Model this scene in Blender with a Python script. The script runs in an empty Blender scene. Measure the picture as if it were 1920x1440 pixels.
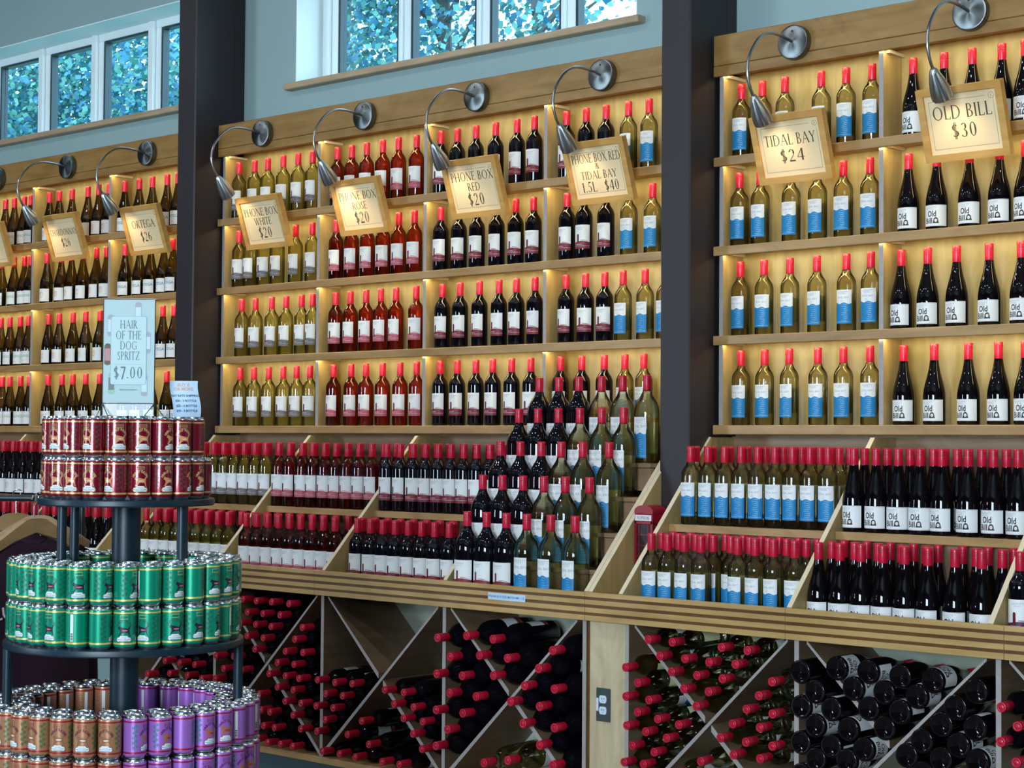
import bpy, math, random
from mathutils import Matrix, Vector
from mathutils.geometry import tessellate_polygon
random.seed(7)
S = bpy.context.scene
COL = S.collection
PI = math.pi

# ---------------------------------------------------------------- camera, world, lights, exposure
cd = bpy.data.cameras.new('camera')
cd.sensor_fit = 'HORIZONTAL'; cd.sensor_width = 36.0; cd.lens = 3250 / 1920 * 36
cd.clip_start = .05; cd.clip_end = 200
cam = bpy.data.objects.new('camera', cd); COL.objects.link(cam)
_r = Vector((0.75022936, 0.66113689, 0.0073426)); _u = Vector((0.01670975, -0.03006095, 0.99940839)); _f = Vector((-0.66096648, 0.74966283, 0.03360004))
cam.matrix_world = Matrix(((_r.x, _u.x, -_f.x, 0), (_r.y, _u.y, -_f.y, 0), (_r.z, _u.z, -_f.z, 1.5), (0, 0, 0, 1)))
S.camera = cam
S.view_settings.view_transform = 'Standard'; S.view_settings.look = 'None'
S.view_settings.exposure = 0.0; S.view_settings.gamma = 1.0; S.view_settings.use_curve_mapping = False
S.cycles.max_bounces = 12; S.cycles.transmission_bounces = 10; S.cycles.transparent_max_bounces = 24
S.cycles.diffuse_bounces = 4; S.cycles.glossy_bounces = 4
S.cycles.caustics_reflective = False; S.cycles.caustics_refractive = False
S.cycles.sample_clamp_indirect = 6.0; S.cycles.use_denoising = True
W = bpy.data.worlds.new('world'); S.world = W; W.use_nodes = True
_wn = W.node_tree; _bg = _wn.nodes['Background']
_tc = _wn.nodes.new('ShaderNodeTexCoord'); _sp = _wn.nodes.new('ShaderNodeSeparateXYZ'); _rp = _wn.nodes.new('ShaderNodeValToRGB')
_wn.links.new(_tc.outputs['Generated'], _sp.inputs[0]); _wn.links.new(_sp.outputs['Z'], _rp.inputs[0]); _wn.links.new(_rp.outputs[0], _bg.inputs['Color'])
_rp.color_ramp.elements[0].color = (.80, .93, 1, 1); _rp.color_ramp.elements[1].color = (.42, .70, 1, 1)
_bg.inputs['Strength'].default_value = 6.5

def area(name, loc, rot, sx, sy, power, color):
    l = bpy.data.lights.new(name, 'AREA'); l.shape = 'RECTANGLE'; l.size = sx; l.size_y = sy; l.energy = power; l.color = color
    o = bpy.data.objects.new(name, l); o.location = loc; o.rotation_euler = rot; COL.objects.link(o); return o
# daylight entering by the tall shop windows in the wall behind the photographer
for _x, _w, _p in ((-9.8, 1.2, 280), (-.9, 1.3, 400), (.9, 1.3, 400)):
    area('shop_window_daylight', (_x, -3.9, 2.2), (PI / 2, 0, 0), _w, 2.1, _p, (.68, .86, 1.0))
# small downlights in the shop ceiling
for _x in (-9.4, -7.2, -5.0, -2.8, -.6):
    for _y in (1.2, 3.4):
        area('ceiling_spot_light', (_x, _y, 4.6), (0, 0, 0), .16, .16, 13, (.92, .95, 1.0))
# warm LED tape under every board of the three wall shelf units
BAYS = {1: (-9.60, -7.30), 2: (-7.095, -4.16), 3: (-3.975, -1.75)}
SHZ = [1.574, 1.930, 2.288, 2.646]; CROWN_BOT = 2.972
for _b, (_x0, _x1) in BAYS.items():
    for _z in (1.930, 2.288, 2.646, CROWN_BOT + .0375):
        area('shelf_led_light', ((_x0 + _x1) / 2, 5.749, _z - .0325), (math.radians(20), 0, 0), _x1 - _x0 - .06, .016, 5.0 * (_x1 - _x0) / 2.9, (1.0, .86, .40))

# ---------------------------------------------------------------- materials
def mat(name, color, rough=.5, metal=0., spec=.5, trans=0., ior=1.45, emit=None, coat=0., noise=None, bump=None, aniso=0.):
    m = bpy.data.materials.new(name); m.use_nodes = True
    nt = m.node_tree; b = nt.nodes['Principled BSDF']
    b.inputs['Base Color'].default_value = (*color, 1); b.inputs['Roughness'].default_value = rough
    b.inputs['Metallic'].default_value = metal; b.inputs['IOR'].default_value = ior
    b.inputs['Specular IOR Level'].default_value = spec
    b.inputs['Transmission Weight'].default_value = trans; b.inputs['Coat Weight'].default_value = coat
    b.inputs['Anisotropic'].default_value = aniso
    if emit: b.inputs['Emission Color'].default_value = (*emit[:3], 1); b.inputs['Emission Strength'].default_value = emit[3]
    if noise or bump:
        tc = nt.nodes.new('ShaderNodeTexCoord'); n = nt.nodes.new('ShaderNodeTexNoise'); nt.links.new(tc.outputs['Object'], n.inputs[0])
        if noise:
            sc, amt = noise; n.inputs['Scale'].default_value = sc
            mx = nt.nodes.new('ShaderNodeMix'); mx.data_type = 'RGBA'; nt.links.new(n.outputs[0], mx.inputs['Factor'])
            mx.inputs['A'].default_value = (*[c * (1 - amt) for c in color], 1); mx.inputs['B'].default_value = (*[min(1, c * (1 + amt)) for c in color], 1)
            nt.links.new(mx.outputs['Result'], b.inputs['Base Color'])
        if bump:
            n2 = nt.nodes.new('ShaderNodeTexNoise'); nt.links.new(tc.outputs['Object'], n2.inputs[0]); n2.inputs['Scale'].default_value = bump[0]
            bp = nt.nodes.new('ShaderNodeBump'); bp.inputs['Strength'].default_value = bump[1]; bp.inputs['Distance'].default_value = .002
            nt.links.new(n2.outputs[0], bp.inputs['Height']); nt.links.new(bp.outputs[0], b.inputs['Normal'])
    return m
def wood(name, c1, c2, axis, rough=.42, fig=1.0):
    """maple or birch: long grain along one axis with a soft cloudy figure"""
    m = bpy.data.materials.new(name); m.use_nodes = True; nt = m.node_tree; b = nt.nodes['Principled BSDF']
    tc = nt.nodes.new('ShaderNodeTexCoord'); mp = nt.nodes.new('ShaderNodeMapping'); nt.links.new(tc.outputs['Object'], mp.inputs[0])
    s = [26., 26., 26.]; s['XYZ'.index(axis)] = 1.6; mp.inputs['Scale'].default_value = s
    n = nt.nodes.new('ShaderNodeTexNoise'); n.inputs['Scale'].default_value = 1.0; n.inputs['Detail'].default_value = 5; n.inputs['Distortion'].default_value = .8
    nt.links.new(mp.outputs[0], n.inputs[0])
    mp2 = nt.nodes.new('ShaderNodeMapping'); nt.links.new(tc.outputs['Object'], mp2.inputs[0])
    s2 = [7., 7., 7.]; s2['XYZ'.index(axis)] = 2.4; mp2.inputs['Scale'].default_value = s2
    n2 = nt.nodes.new('ShaderNodeTexNoise'); n2.inputs['Scale'].default_value = 1.0; n2.inputs['Detail'].default_value = 3; n2.inputs['Distortion'].default_value = 2.2 * fig
    nt.links.new(mp2.outputs[0], n2.inputs[0])
    ad = nt.nodes.new('ShaderNodeMath'); ad.operation = 'ADD'; nt.links.new(n.outputs[0], ad.inputs[0]); nt.links.new(n2.outputs[0], ad.inputs[1])
    r = nt.nodes.new('ShaderNodeValToRGB'); mr = nt.nodes.new('ShaderNodeMapRange'); mr.inputs['From Min'].default_value = .7; mr.inputs['From Max'].default_value = 1.3
    nt.links.new(ad.outputs[0], mr.inputs['Value']); nt.links.new(mr.outputs[0], r.inputs[0])
    r.color_ramp.elements[0].color = (*c1, 1); r.color_ramp.elements[1].color = (*c2, 1)
    nt.links.new(r.outputs[0], b.inputs['Base Color']); b.inputs['Roughness'].default_value = rough
    bp = nt.nodes.new('ShaderNodeBump'); bp.inputs['Strength'].default_value = .12; bp.inputs['Distance'].default_value = .001
    nt.links.new(n.outputs[0], bp.inputs['Height']); nt.links.new(bp.outputs[0], b.inputs['Normal'])
    return m
def glassy(name, tint, rough=.02, refl=.10):
    """thin clear sheet: tinted see-through with a reflecting surface"""
    m = bpy.data.materials.new(name); m.use_nodes = True; nt = m.node_tree
    for n in list(nt.nodes): nt.nodes.remove(n)
    o = nt.nodes.new('ShaderNodeOutputMaterial'); mx = nt.nodes.new('ShaderNodeMixShader'); t = nt.nodes.new('ShaderNodeBsdfTransparent'); g = nt.nodes.new('ShaderNodeBsdfGlossy')
    t.inputs[0].default_value = (*tint, 1); g.inputs['Roughness'].default_value = rough; mx.inputs[0].default_value = refl
    nt.links.new(t.outputs[0], mx.inputs[1]); nt.links.new(g.outputs[0], mx.inputs[2]); nt.links.new(mx.outputs[0], o.inputs[0])
    return m
def wine(name, tint, clear=.5, ior=1.34, caustic_mix=.28, glow=None):
    """filled bottle: part of the light runs straight through, part is bent by the round liquid body; the rim reflects"""
    m = bpy.data.materials.new(name); m.use_nodes = True; nt = m.node_tree
    for n in list(nt.nodes): nt.nodes.remove(n)
    N = lambda t: nt.nodes.new('ShaderNode' + t); L = nt.links.new
    o = N('OutputMaterial'); tr = N('BsdfTransparent'); rf = N('BsdfRefraction'); gl = N('BsdfGlossy'); a = N('MixShader'); b = N('MixShader'); fr = N('Fresnel'); lw = N('LayerWeight'); mx = N('Mix')
    mx.data_type = 'RGBA'; mx.inputs['A'].default_value = (*tint, 1); mx.inputs['B'].default_value = (*[c ** 1.6 for c in tint], 1); lw.inputs['Blend'].default_value = .35  # dark edges of the round glass painted into the tint by view angle
    L(lw.outputs['Facing'], mx.inputs['Factor']); L(mx.outputs['Result'], tr.inputs[0]); L(mx.outputs['Result'], rf.inputs[0]); rf.inputs['IOR'].default_value = ior; rf.inputs['Roughness'].default_value = 0
    fr.inputs['IOR'].default_value = 1.5; gl.inputs['Roughness'].default_value = .015; a.inputs[0].default_value = clear
    tl = N('BsdfTranslucent'); tl.inputs[0].default_value = (*(glow or tint), 1); cl = N('MixShader'); cl.inputs[0].default_value = caustic_mix  # translucent glow added in place of light focused through the wine
    L(a.outputs[0], cl.inputs[1]); L(tl.outputs[0], cl.inputs[2])
    L(rf.outputs[0], a.inputs[1]); L(tr.outputs[0], a.inputs[2]); L(fr.outputs[0], b.inputs[0]); L(cl.outputs[0], b.inputs[1]); L(gl.outputs[0], b.inputs[2]); L(b.outputs[0], o.inputs[0])
    return m
M = {}
M['lip'] = wood('maple_edge', (.29, .155, .05), (.46, .275, .11), 'X')
M['panel'] = wood('birch_panel', (.33, .23, .075), (.48, .35, .135), 'Z')
M['divider'] = wood('birch_side', (.35, .235, .085), (.47, .33, .14), 'Z')
M['crown'] = wood('maple_crown', (.235, .118, .026), (.36, .20, .062), 'X', fig=1.6)
M['ply'] = mat('plywood_edge', (.36, .32, .30), .6, noise=(60, .12))
M['pale'] = mat('pale_cut_edge', (.72, .60, .42), .5, noise=(40, .1))
M['slat'] = wood('slat_maple', (.40, .235, .08), (.54, .345, .135), 'X')
M['walnut'] = wood('dark_strip', (.085, .034, .006), (.15, .066, .013), 'X')
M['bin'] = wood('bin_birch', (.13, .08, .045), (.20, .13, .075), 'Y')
M['binback'] = wood('bin_back', (.34, .38, .29), (.48, .52, .42), 'X')
M['riser'] = wood('riser_board', (.22, .13, .07), (.33, .205, .12), 'X')
M['outpanel'] = wood('outlet_birch', (.46, .35, .20), (.62, .50, .32), 'Z', fig=1.8)
M['kick'] = mat('kick', (.05, .09, .10), .6)
M['wall'] = mat('wall_paint', (.31, .43, .43), .8, bump=(90, .15), noise=(1.3, .05))
M['trimwhite'] = mat('window_paint', (.86, .93, .94), .45)
M['gasket'] = mat('gasket', (.02, .05, .06), .5)
M['pane'] = glassy('window_glass', (.84, .96, 1.0), .01, .06)
M['steel'] = mat('pillar_paint', (.024, .018, .021), .5, noise=(3, .15))
M['sill'] = wood('sill_wood', (.38, .26, .15), (.52, .38, .24), 'X')
M['floor'] = mat('floor_concrete', (.11, .095, .08), .5, noise=(4, .2))
M['ceil'] = mat('ceiling_paint', (.22, .25, .26), .9, noise=(2, .05))
M['backwall'] = mat('shop_wall_paint', (.06, .065, .07), .9, noise=(2, .08))
M['chrome'] = mat('brushed_metal', (.42, .44, .45), .28, 1.0)
M['darkmetal'] = mat('fluted_metal', (.50, .53, .55), .32, 1.0)
def radial(m, ax):
    nt = m.node_tree; t = nt.nodes.new('ShaderNodeTangent'); t.direction_type = 'RADIAL'; t.axis = ax
    nt.links.new(t.outputs[0], nt.nodes['Principled BSDF'].inputs['Tangent'])
M['disc'] = mat('spun_metal_disc', (.20, .22, .225), .34, 1.0, aniso=.85); radial(M['disc'], 'Y')
M['bulb'] = mat('lamp_bulb', (1, .9, .7), .4, emit=(1, .80, .5, 14))
M['led'] = mat('led_tape', (1, .9, .7), .4, emit=(1, .82, .5, 1.0))
M['cap'] = mat('red_foil', (.54, .006, .034), .33, .0, spec=.6, bump=(120, .1))
M['capdark'] = mat('cap_groove', (.30, .008, .02), .5)
M['white'] = wine('clear_glass_white_wine', (.985, .965, .66), .62, glow=(.90, .88, .25), caustic_mix=.17)
M['tidal'] = wine('clear_glass_pale_wine', (.99, .975, .80), .62, glow=(.92, .88, .42), caustic_mix=.16)
M['rose'] = wine('rose_wine_glass', (.80, .22, .12), .5, caustic_mix=.08, glow=(.7, .14, .05))
M['red'] = mat('red_wine_glass', (.003, .0025, .005), .03, spec=.45, noise=(8, .2))
M['old'] = mat('black_wine_glass', (.003, .002, .003), .03, spec=.45, noise=(8, .2))
M['olive'] = wine('olive_wine_glass', (.38, .29, .06), .5, caustic_mix=.03)
M['paper'] = mat('label_paper', (.78, .78, .77), .55, noise=(50, .03))
M['backpaper'] = mat('back_label_paper', (.78, .77, .44), .6, noise=(30, .08))
M['greyband'] = mat('label_grey', (.16, .14, .13), .5)
M['pinkband'] = mat('label_pink', (.45, .09, .12), .5)
M['redband'] = mat('label_dark_red', (.20, .018, .03), .5)
M['purpleband'] = mat('label_purple', (.10, .02, .07), .5)
M['booth'] = mat('label_booth', (.14, .01, .02), .5)
M['blue'] = mat('label_blue', (.010, .20, .46), .5, noise=(50, .25))
M['bluelight'] = mat('label_wave', (.25, .58, .78), .5)
M['ink'] = mat('ink_black', (.015, .013, .012), .5)
M['greyink'] = mat('ink_grey', (.33, .34, .38), .5)
M['brownink'] = mat('ink_brown', (.085, .05, .022), .5)
M['orangeink'] = mat('ink_orange', (.72, .36, .20), .5)
M['greenink'] = mat('ink_green', (.28, .48, .34), .5)
M['tealink'] = mat('ink_teal', (.13, .32, .42), .5)
M['frame'] = wood('sign_frame', (.52, .25, .055), (.68, .40, .12), 'X')
M['cream'] = mat('sign_card', (.82, .63, .37), .55, noise=(8, .03))
M['can_top'] = mat('aluminium', (.78, .84, .88), .22, 1.0)
M['stand'] = mat('blue_black_paint', (.006, .020, .034), .38, noise=(6, .2))
M['acrylic'] = glassy('acrylic', (.86, .92, .96), .30, .04)
M['poster'] = mat('poster_paper', (.31, .44, .45), .4, noise=(6, .05))
M['postercard'] = mat('poster_card', (.37, .51, .52), .4)
M['posterink'] = mat('poster_ink', (.05, .13, .17), .5)
M['sheet'] = mat('bluish_sheet', (.52, .66, .84), .5)
M['phone'] = mat('phone_box_red', (.26, .005, .018), .35, noise=(10, .1))
M['phonedark'] = mat('phone_box_glass', (.02, .01, .015), .2)
M['offwhite'] = mat('off_white', (.72, .72, .72), .5)
M['plate'] = mat('outlet_steel', (.10, .13, .13), .35, .8)
M['socket'] = mat('socket_plastic', (.60, .72, .82), .4)
M['hanger'] = wood('hanger_wood', (.27, .155, .06), (.39, .24, .105), 'X')
M['shirt'] = mat('plum_cotton', (.020, .002, .014), .9, noise=(14, .3), bump=(240, .4))
M['wire'] = mat('hook_steel', (.7, .68, .70), .25, 1.0)
M['rail'] = mat('rail_paint', (.012, .022, .028), .3)
M['leaf'] = mat('tree_leaf', (.07, .24, .20), .5, noise=(.9, .7))
M['leaf2'] = mat('tree_leaf_blue', (.035, .17, .27), .5, noise=(.9, .7))
M['bark'] = mat('bark', (.06, .07, .07), .9, noise=(6, .4))

# ---------------------------------------------------------------- mesh helpers
def link(o, parent=None):
    COL.objects.link(o)
    if parent: o.parent = parent
    return o
def mesh(name, V, F, mats, idx=None, parent=None, smooth=False):
    me = bpy.data.meshes.new(name); me.from_pydata([tuple(v) for v in V], [], F)
    for m in (mats if isinstance(mats, (list, tuple)) else [mats]): me.materials.append(M[m] if isinstance(m, str) else m)
    if idx: me.polygons.foreach_set('material_index', idx)
    if smooth: me.polygons.foreach_set('use_smooth', [True] * len(me.polygons))
    me.update()
    return link(bpy.data.objects.new(name, me), parent)
class MB:
    def __init__(s): s.V = []; s.F = []; s.I = []; s.m = []
    def mi(s, m):
        if m not in s.m: s.m.append(m)
        return s.m.index(m)
    def add(s, V, F, m, T=None):
        o = len(s.V); s.V += [tuple(T @ Vector(v)) if T else tuple(v) for v in V]
        s.F += [tuple(i + o for i in f) for f in F]; s.I += [s.mi(m)] * len(F); return s
    def box(s, x0, x1, y0, y1, z0, z1, m, bev=0., T=None):
        if bev <= 0:
            V = [(x, y, z) for x in (x0, x1) for y in (y0, y1) for z in (z0, z1)]
            return s.add(V, [(0, 1, 3, 2), (4, 6, 7, 5), (0, 4, 5, 1), (2, 3, 7, 6), (0, 2, 6, 4), (1, 5, 7, 3)], m, T)
        b = bev; V = []; cs = []
        for x, sx in ((x0, 1), (x1, -1)):
            for y, sy in ((y0, 1), (y1, -1)):
                for z, sz in ((z0, 1), (z1, -1)):
                    cs.append(len(V)); V += [(x, y + sy * b, z + sz * b), (x + sx * b, y, z + sz * b), (x + sx * b, y + sy * b, z)]
        c = lambda i, j, k: cs[i * 4 + j * 2 + k]
        F = [(c(0,0,0), c(0,0,1), c(0,1,1), c(0,1,0)), (c(1,0,0), c(1,1,0), c(1,1,1), c(1,0,1)),
             (c(0,0,0)+1, c(1,0,0)+1, c(1,0,1)+1, c(0,0,1)+1), (c(0,1,0)+1, c(0,1,1)+1, c(1,1,1)+1, c(1,1,0)+1),
             (c(0,0,0)+2, c(0,1,0)+2, c(1,1,0)+2, c(1,0,0)+2), (c(0,0,1)+2, c(1,0,1)+2, c(1,1,1)+2, c(0,1,1)+2)]
        for a, bb in ((0, 1), ):
            pass
        for i in (0, 1):
            for j in (0, 1): F.append((c(i,j,0), c(i,j,1), c(i,j,1)+1, c(i,j,0)+1) if i ^ j else (c(i,j,0), c(i,j,0)+1, c(i,j,1)+1, c(i,j,1)))
            for k in (0, 1): F.append((c(i,0,k), c(i,1,k), c(i,1,k)+2, c(i,0,k)+2) if not (i ^ k) else (c(i,0,k), c(i,0,k)+2, c(i,1,k)+2, c(i,1,k)))
        for j in (0, 1):
            for k in (0, 1): F.append((c(0,j,k)+1, c(1,j,k)+1, c(1,j,k)+2, c(0,j,k)+2) if (j ^ k) else (c(0,j,k)+1, c(0,j,k)+2, c(1,j,k)+2, c(1,j,k)+1))
        for i in (0, 1):
            for j in (0, 1):
                for k in (0, 1): a = c(i, j, k); F.append((a, a+1, a+2) if (i ^ j ^ k) else (a, a+2, a+1))
        return s.add(V, F, m, T)
    def prism(s, P, axis, a, b, m, T=None, cap=None):
        """polygon P in the other two axes (cyclic order), swept from a to b along axis"""
        n = len(P)
        def pt(p, t): return {'X': (t, p[0], p[1]), 'Y': (p[0], t, p[1]), 'Z': (p[0], p[1], t)}[axis]
        V = [pt(p, a) for p in P] + [pt(p, b) for p in P]
        s.add(V, [tuple(range(n))[::-1], tuple(range(n, 2 * n))], cap or m, T)
        return s.add(V, [(i, (i + 1) % n, (i + 1) % n + n, i + n) for i in range(n)], m, T)
    def lathe(s, P, m, n=24, T=None, ms=None):
        V = []; F = []; o = len(s.V)
        for r, z in P:
            for k in range(n): a = 2 * PI * k / n; V.append((r * math.cos(a), r * math.sin(a), z))
        for j in range(len(P) - 1):
            fs = [(j * n + k, j * n + (k + 1) % n, (j + 1) * n + (k + 1) % n, (j + 1) * n + k) for k in range(n)]
            F.append(fs)
        s.V += [tuple(T @ Vector(v)) if T else v for v in V]
        for j, fs in enumerate(F):
            s.F += [tuple(i + o for i in f) for f in fs]; s.I += [s.mi(ms[j] if ms else m)] * n
        return s
    def tube(s, pts, r, m, n=10, T=None, closed=False):
        pts = [Vector(p) for p in pts]; L = len(pts); V = []; F = []
        up = None
        for i, p in enumerate(pts):
            d = (pts[min(i + 1, L - 1)] - pts[max(i - 1, 0)]).normalized()
            if up is None: up = d.orthogonal().normalized()
            up = (up - d * up.dot(d)).normalized(); sd = d.cross(up); rr = r[i] if isinstance(r, (list, tuple)) else r
            for k in range(n): a = 2 * PI * k / n; V.append(p + (up * math.cos(a) + sd * math.sin(a)) * rr)
        for i in range(L - 1): F += [(i * n + k, i * n + (k + 1) % n, (i + 1) * n + (k + 1) % n, (i + 1) * n + k) for k in range(n)]
        F += [tuple(range(n))[::-1], tuple(range((L - 1) * n, L * n))]
        return s.add(V, F, m, T)
    def obj(s, name, parent=None, smooth=False): return mesh(name, s.V, s.F, s.m, s.I, parent, smooth)
def empty(name, loc=(0, 0, 0), rz=0.):
    o = bpy.data.objects.new(name, None); o.empty_display_size = .05; o.location = loc; o.rotation_euler = (0, 0, rz); COL.objects.link(o); return o
def tag(o, label, cat, group=None, kind=None):
    o['label'] = label; o['category'] = cat
    if group: o['group'] = group
    if kind: o['kind'] = kind
    return o
def struct(o): o['kind'] = 'structure'; return o
def autosmooth(o, ang=35):
    me = o.data; me.polygons.foreach_set('use_smooth', [True] * len(me.polygons))
    fn = [p.normal.copy() for p in me.polygons]; ed = {}
    for p in me.polygons:
        for k in p.edge_keys: ed.setdefault(k, []).append(p.index)
    c = math.cos(math.radians(ang))
    for e in me.edges:
        l = ed.get(tuple(sorted(e.vertices)), ())
        if len(l) == 2 and fn[l[0]].dot(fn[l[1]]) < c: e.use_edge_sharp = True
    return o
ORD = 'first second third fourth fifth sixth seventh eighth ninth tenth eleventh twelfth thirteenth fourteenth fifteenth sixteenth seventeenth eighteenth nineteenth twentieth'.split()
ORD += ['twenty-' + o for o in ORD[:9]] + ['thirtieth'] + ['thirty-' + o for o in ORD[:9]] + ['fortieth']

# ---------------------------------------------------------------- lettering
def sans(txt, size, bold=0., align='CENTER', res=2):
    """flat polygons of built-in sans letters: verts (x, y), faces"""
    c = bpy.data.curves.new('t', 'FONT'); c.body = txt; c.size = size; c.align_x = align; c.offset = bold; c.resolution_u = res
    o = bpy.data.objects.new('t', c); me = o.to_mesh()
    V = [(v.co.x, v.co.y) for v in me.vertices]; F = [tuple(p.vertices) for p in me.polygons]
    o.to_mesh_clear(); bpy.data.objects.remove(o); bpy.data.curves.remove(c)
    return V, F
# serif capitals drawn with broad and fine strokes: l = straight, a = arc (cx cy rx ry from to), s = serif (x y halfwidth)
TK, TN = .125, .05
G = {
'A': (.86, 'l .06 0 .43 1 n,l .41 1 .78 0 k,l .2 .36 .62 .36 n,s .07 0 .08,s .78 0 .11'),
'B': (.62, 'l .12 0 .12 1 k,a .26 .76 .24 .24 -90 90,a .28 .26 .29 .26 -90 90,l .12 .98 .28 .98 n,l .12 .51 .3 .51 n,l .12 .02 .3 .02 n,s .1 1 .07,s .1 0 .07'),
'C': (.80, 'a .46 .5 .42 .5 48 312,l .76 .78 .76 .93 n,l .76 .07 .76 .24 n'),
'D': (.84, 'l .12 0 .12 1 k,a .3 .5 .48 .5 -90 90,l .12 .98 .32 .98 n,l .12 .02 .32 .02 n,s .1 1 .07,s .1 0 .07'),
'E': (.58, 'l .12 0 .12 1 k,l .12 .98 .5 .98 n,l .12 .52 .44 .52 n,l .12 .02 .54 .02 n,l .5 .86 .5 1 n,l .44 .45 .44 .6 n,l .53 0 .55 .16 n,s .1 1 .07,s .1 0 .07'),
'F': (.55, 'l .12 0 .12 1 k,l .12 .98 .5 .98 n,l .12 .52 .44 .52 n,l .5 .86 .5 1 n,l .44 .45 .44 .6 n,s .1 1 .07,s .12 0 .12'),
'G': (.86, 'a .46 .5 .42 .5 48 305,l .74 .06 .74 .42 k,l .76 .78 .76 .93 n,s .74 .43 .1'),
'H': (.84, 'l .12 0 .12 1 k,l .7 0 .7 1 k,l .12 .52 .7 .52 n,s .12 1 .1,s .12 0 .1,s .7 1 .1,s .7 0 .1'),
'I': (.28, 'l .13 0 .13 1 k,s .13 1 .11,s .13 0 .11'),
'L': (.56, 'l .12 0 .12 1 k,l .12 .02 .5 .02 n,l .5 0 .53 .18 n,s .12 1 .11,s .1 0 .07'),
'N': (.84, 'l .12 0 .12 1 n,l .1 .98 .7 .02 k,l .7 0 .7 1 n,s .08 1 .1,s .12 0 .1,s .7 1 .1'),
'O': (.94, 'a .46 .5 .42 .5 0 360'),
'P': (.56, 'l .12 0 .12 1 k,a .26 .73 .26 .27 -90 90,l .12 .98 .28 .98 n,l .12 .47 .28 .47 n,s .1 1 .07,s .12 0 .11'),
'R': (.68, 'l .12 0 .12 1 k,a .26 .75 .25 .25 -90 90,l .12 .98 .28 .98 n,l .12 .5 .28 .5 n,l .3 .5 .62 0 k,s .1 1 .07,s .12 0 .11,s .64 .0 .06'),
'S': (.52, 'a .25 .75 .19 .25 35 270,a .25 .26 .22 .26 -145 90,l .41 .82 .41 .95 n,l .05 .05 .05 .2 n'),
'T': (.68, 'l .33 0 .33 1 k,l .03 .98 .63 .98 n,l .03 .84 .04 1 n,l .62 .84 .63 1 n,s .33 0 .12'),
'W': (1.14, 'l .08 1 .35 0 k,l .35 0 .57 .96 n,l .53 1 .8 0 k,l .8 0 1.04 1 n,s .08 1 .1,s .55 1 .1,s 1.04 1 .08'),
'X': (.80, 'l .08 1 .7 0 k,l .68 1 .06 0 n,s .1 1 .1,s .1 0 .1,s .68 1 .1,s .68 0 .1'),
'Y': (.74, 'l .06 1 .36 .48 k,l .66 1 .36 .48 n,l .36 0 .36 .5 k,s .08 1 .1,s .64 1 .1,s .36 0 .11'),
'Z': (.66, 'l .58 .98 .08 .02 k,l .08 .98 .6 .98 n,l .06 .02 .6 .02 n,l .09 .82 .07 1 n,l .6 0 .62 .18 n'),
'&': (.80, 'a .34 .76 .18 .22 0 360,a .3 .28 .25 .28 60 320,l .24 .62 .68 .02 k,l .66 .5 .5 .14 n,s .66 .5 .08'),
'$': (.58, 'a .27 .72 .2 .22 35 270,a .27 .28 .23 .22 -145 90,l .24 -.12 .24 1.1 n,l .32 -.12 .32 1.1 n'),
'0': (.60, 'a .28 .5 .23 .5 0 360'), '1': (.34, 'l .16 0 .16 1 k,l .16 .98 .05 .88 n,s .16 0 .1'),
'2': (.58, 'a .26 .74 .22 .26 -35 170,l .44 .6 .07 .03 n,l .06 .03 .5 .03 k'),
'3': (.52, 'a .24 .76 .19 .24 -90 150,a .23 .26 .23 .27 -150 90'),
'4': (.62, 'l .42 0 .42 1 k,l .42 1 .04 .3 n,l .04 .29 .58 .29 n'),
'5': (.54, 'a .22 .32 .25 .32 -150 105,l .14 .6 .18 1 n,l .18 .97 .46 .97 k'),
'6': (.58, 'a .28 .3 .23 .3 0 360,a .5 .4 .46 .62 110 190'),
'7': (.54, 'l .46 .96 .18 -.1 k,l .05 .96 .5 .96 k'),
'.': (.22, 'l .09 0 .09 .1 k'), ' ': (.34, ''), '-': (.3, 'l .05 .4 .25 .4 n'), '@': (.8, 'a .4 .4 .4 .4 0 360')}
def serif(txt, h, align=0., wide=1.0, track=.06):
    V = []; F = []; x = 0.
    def quad(a, b, c, d): o = len(V); V.extend([a, b, c, d]); F.append((o, o + 1, o + 2, o + 3))
    for ch in txt:
        w, st = G.get(ch, G[' '])
        for t in (st.split(',') if st else ()):
            p = t.split(); k = p[0]
            if k == 'l':
                x0, y0, x1, y1 = map(float, p[1:5]); th = TK if p[5] == 'k' else TN
                L = math.hypot(x1 - x0, y1 - y0); ux, uy = (x1 - x0) / L, (y1 - y0) / L; nx, ny = -uy * th / 2, ux * th / 2
                quad((x + x0 - nx, y0 - ny), (x + x1 - nx, y1 - ny), (x + x1 + nx, y1 + ny), (x + x0 + nx, y0 + ny))
            elif k == 's':
                sx, sy, hw = map(float, p[1:4]); sy = sy - .035 if sy > .5 else sy
                quad((x + sx - hw, sy), (x + sx + hw, sy), (x + sx + hw, sy + .035), (x + sx - hw, sy + .035))
            else:
                cx, cy, rx, ry, a0, a1 = map(float, p[1:7]); n = max(6, int(abs(a1 - a0) / 15)); pr = None
                for i in range(n + 1):
                    a = math.radians(a0 + (a1 - a0) * i / n); th = TN + (TK - TN) * abs(math.cos(a)) ** 1.3
                    o_ = (x + cx + rx * math.cos(a), cy + ry * math.sin(a)); q = (x + cx + (rx - th) * math.cos(a), cy + (ry - min(th, TN + .01)) * math.sin(a))
                    if pr: quad(pr[1], pr[0], o_, q)
                    pr = (o_, q)
        x += w + track
    x -= track
    return [((a - x * (.5 if align == 0 else 0)) * h * wide, b * h) for a, b in V], F
def rect(x0, x1, y0, y1): return [(x0, y0), (x1, y0), (x1, y1), (x0, y1)], [(0, 1, 2, 3)]
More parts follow.
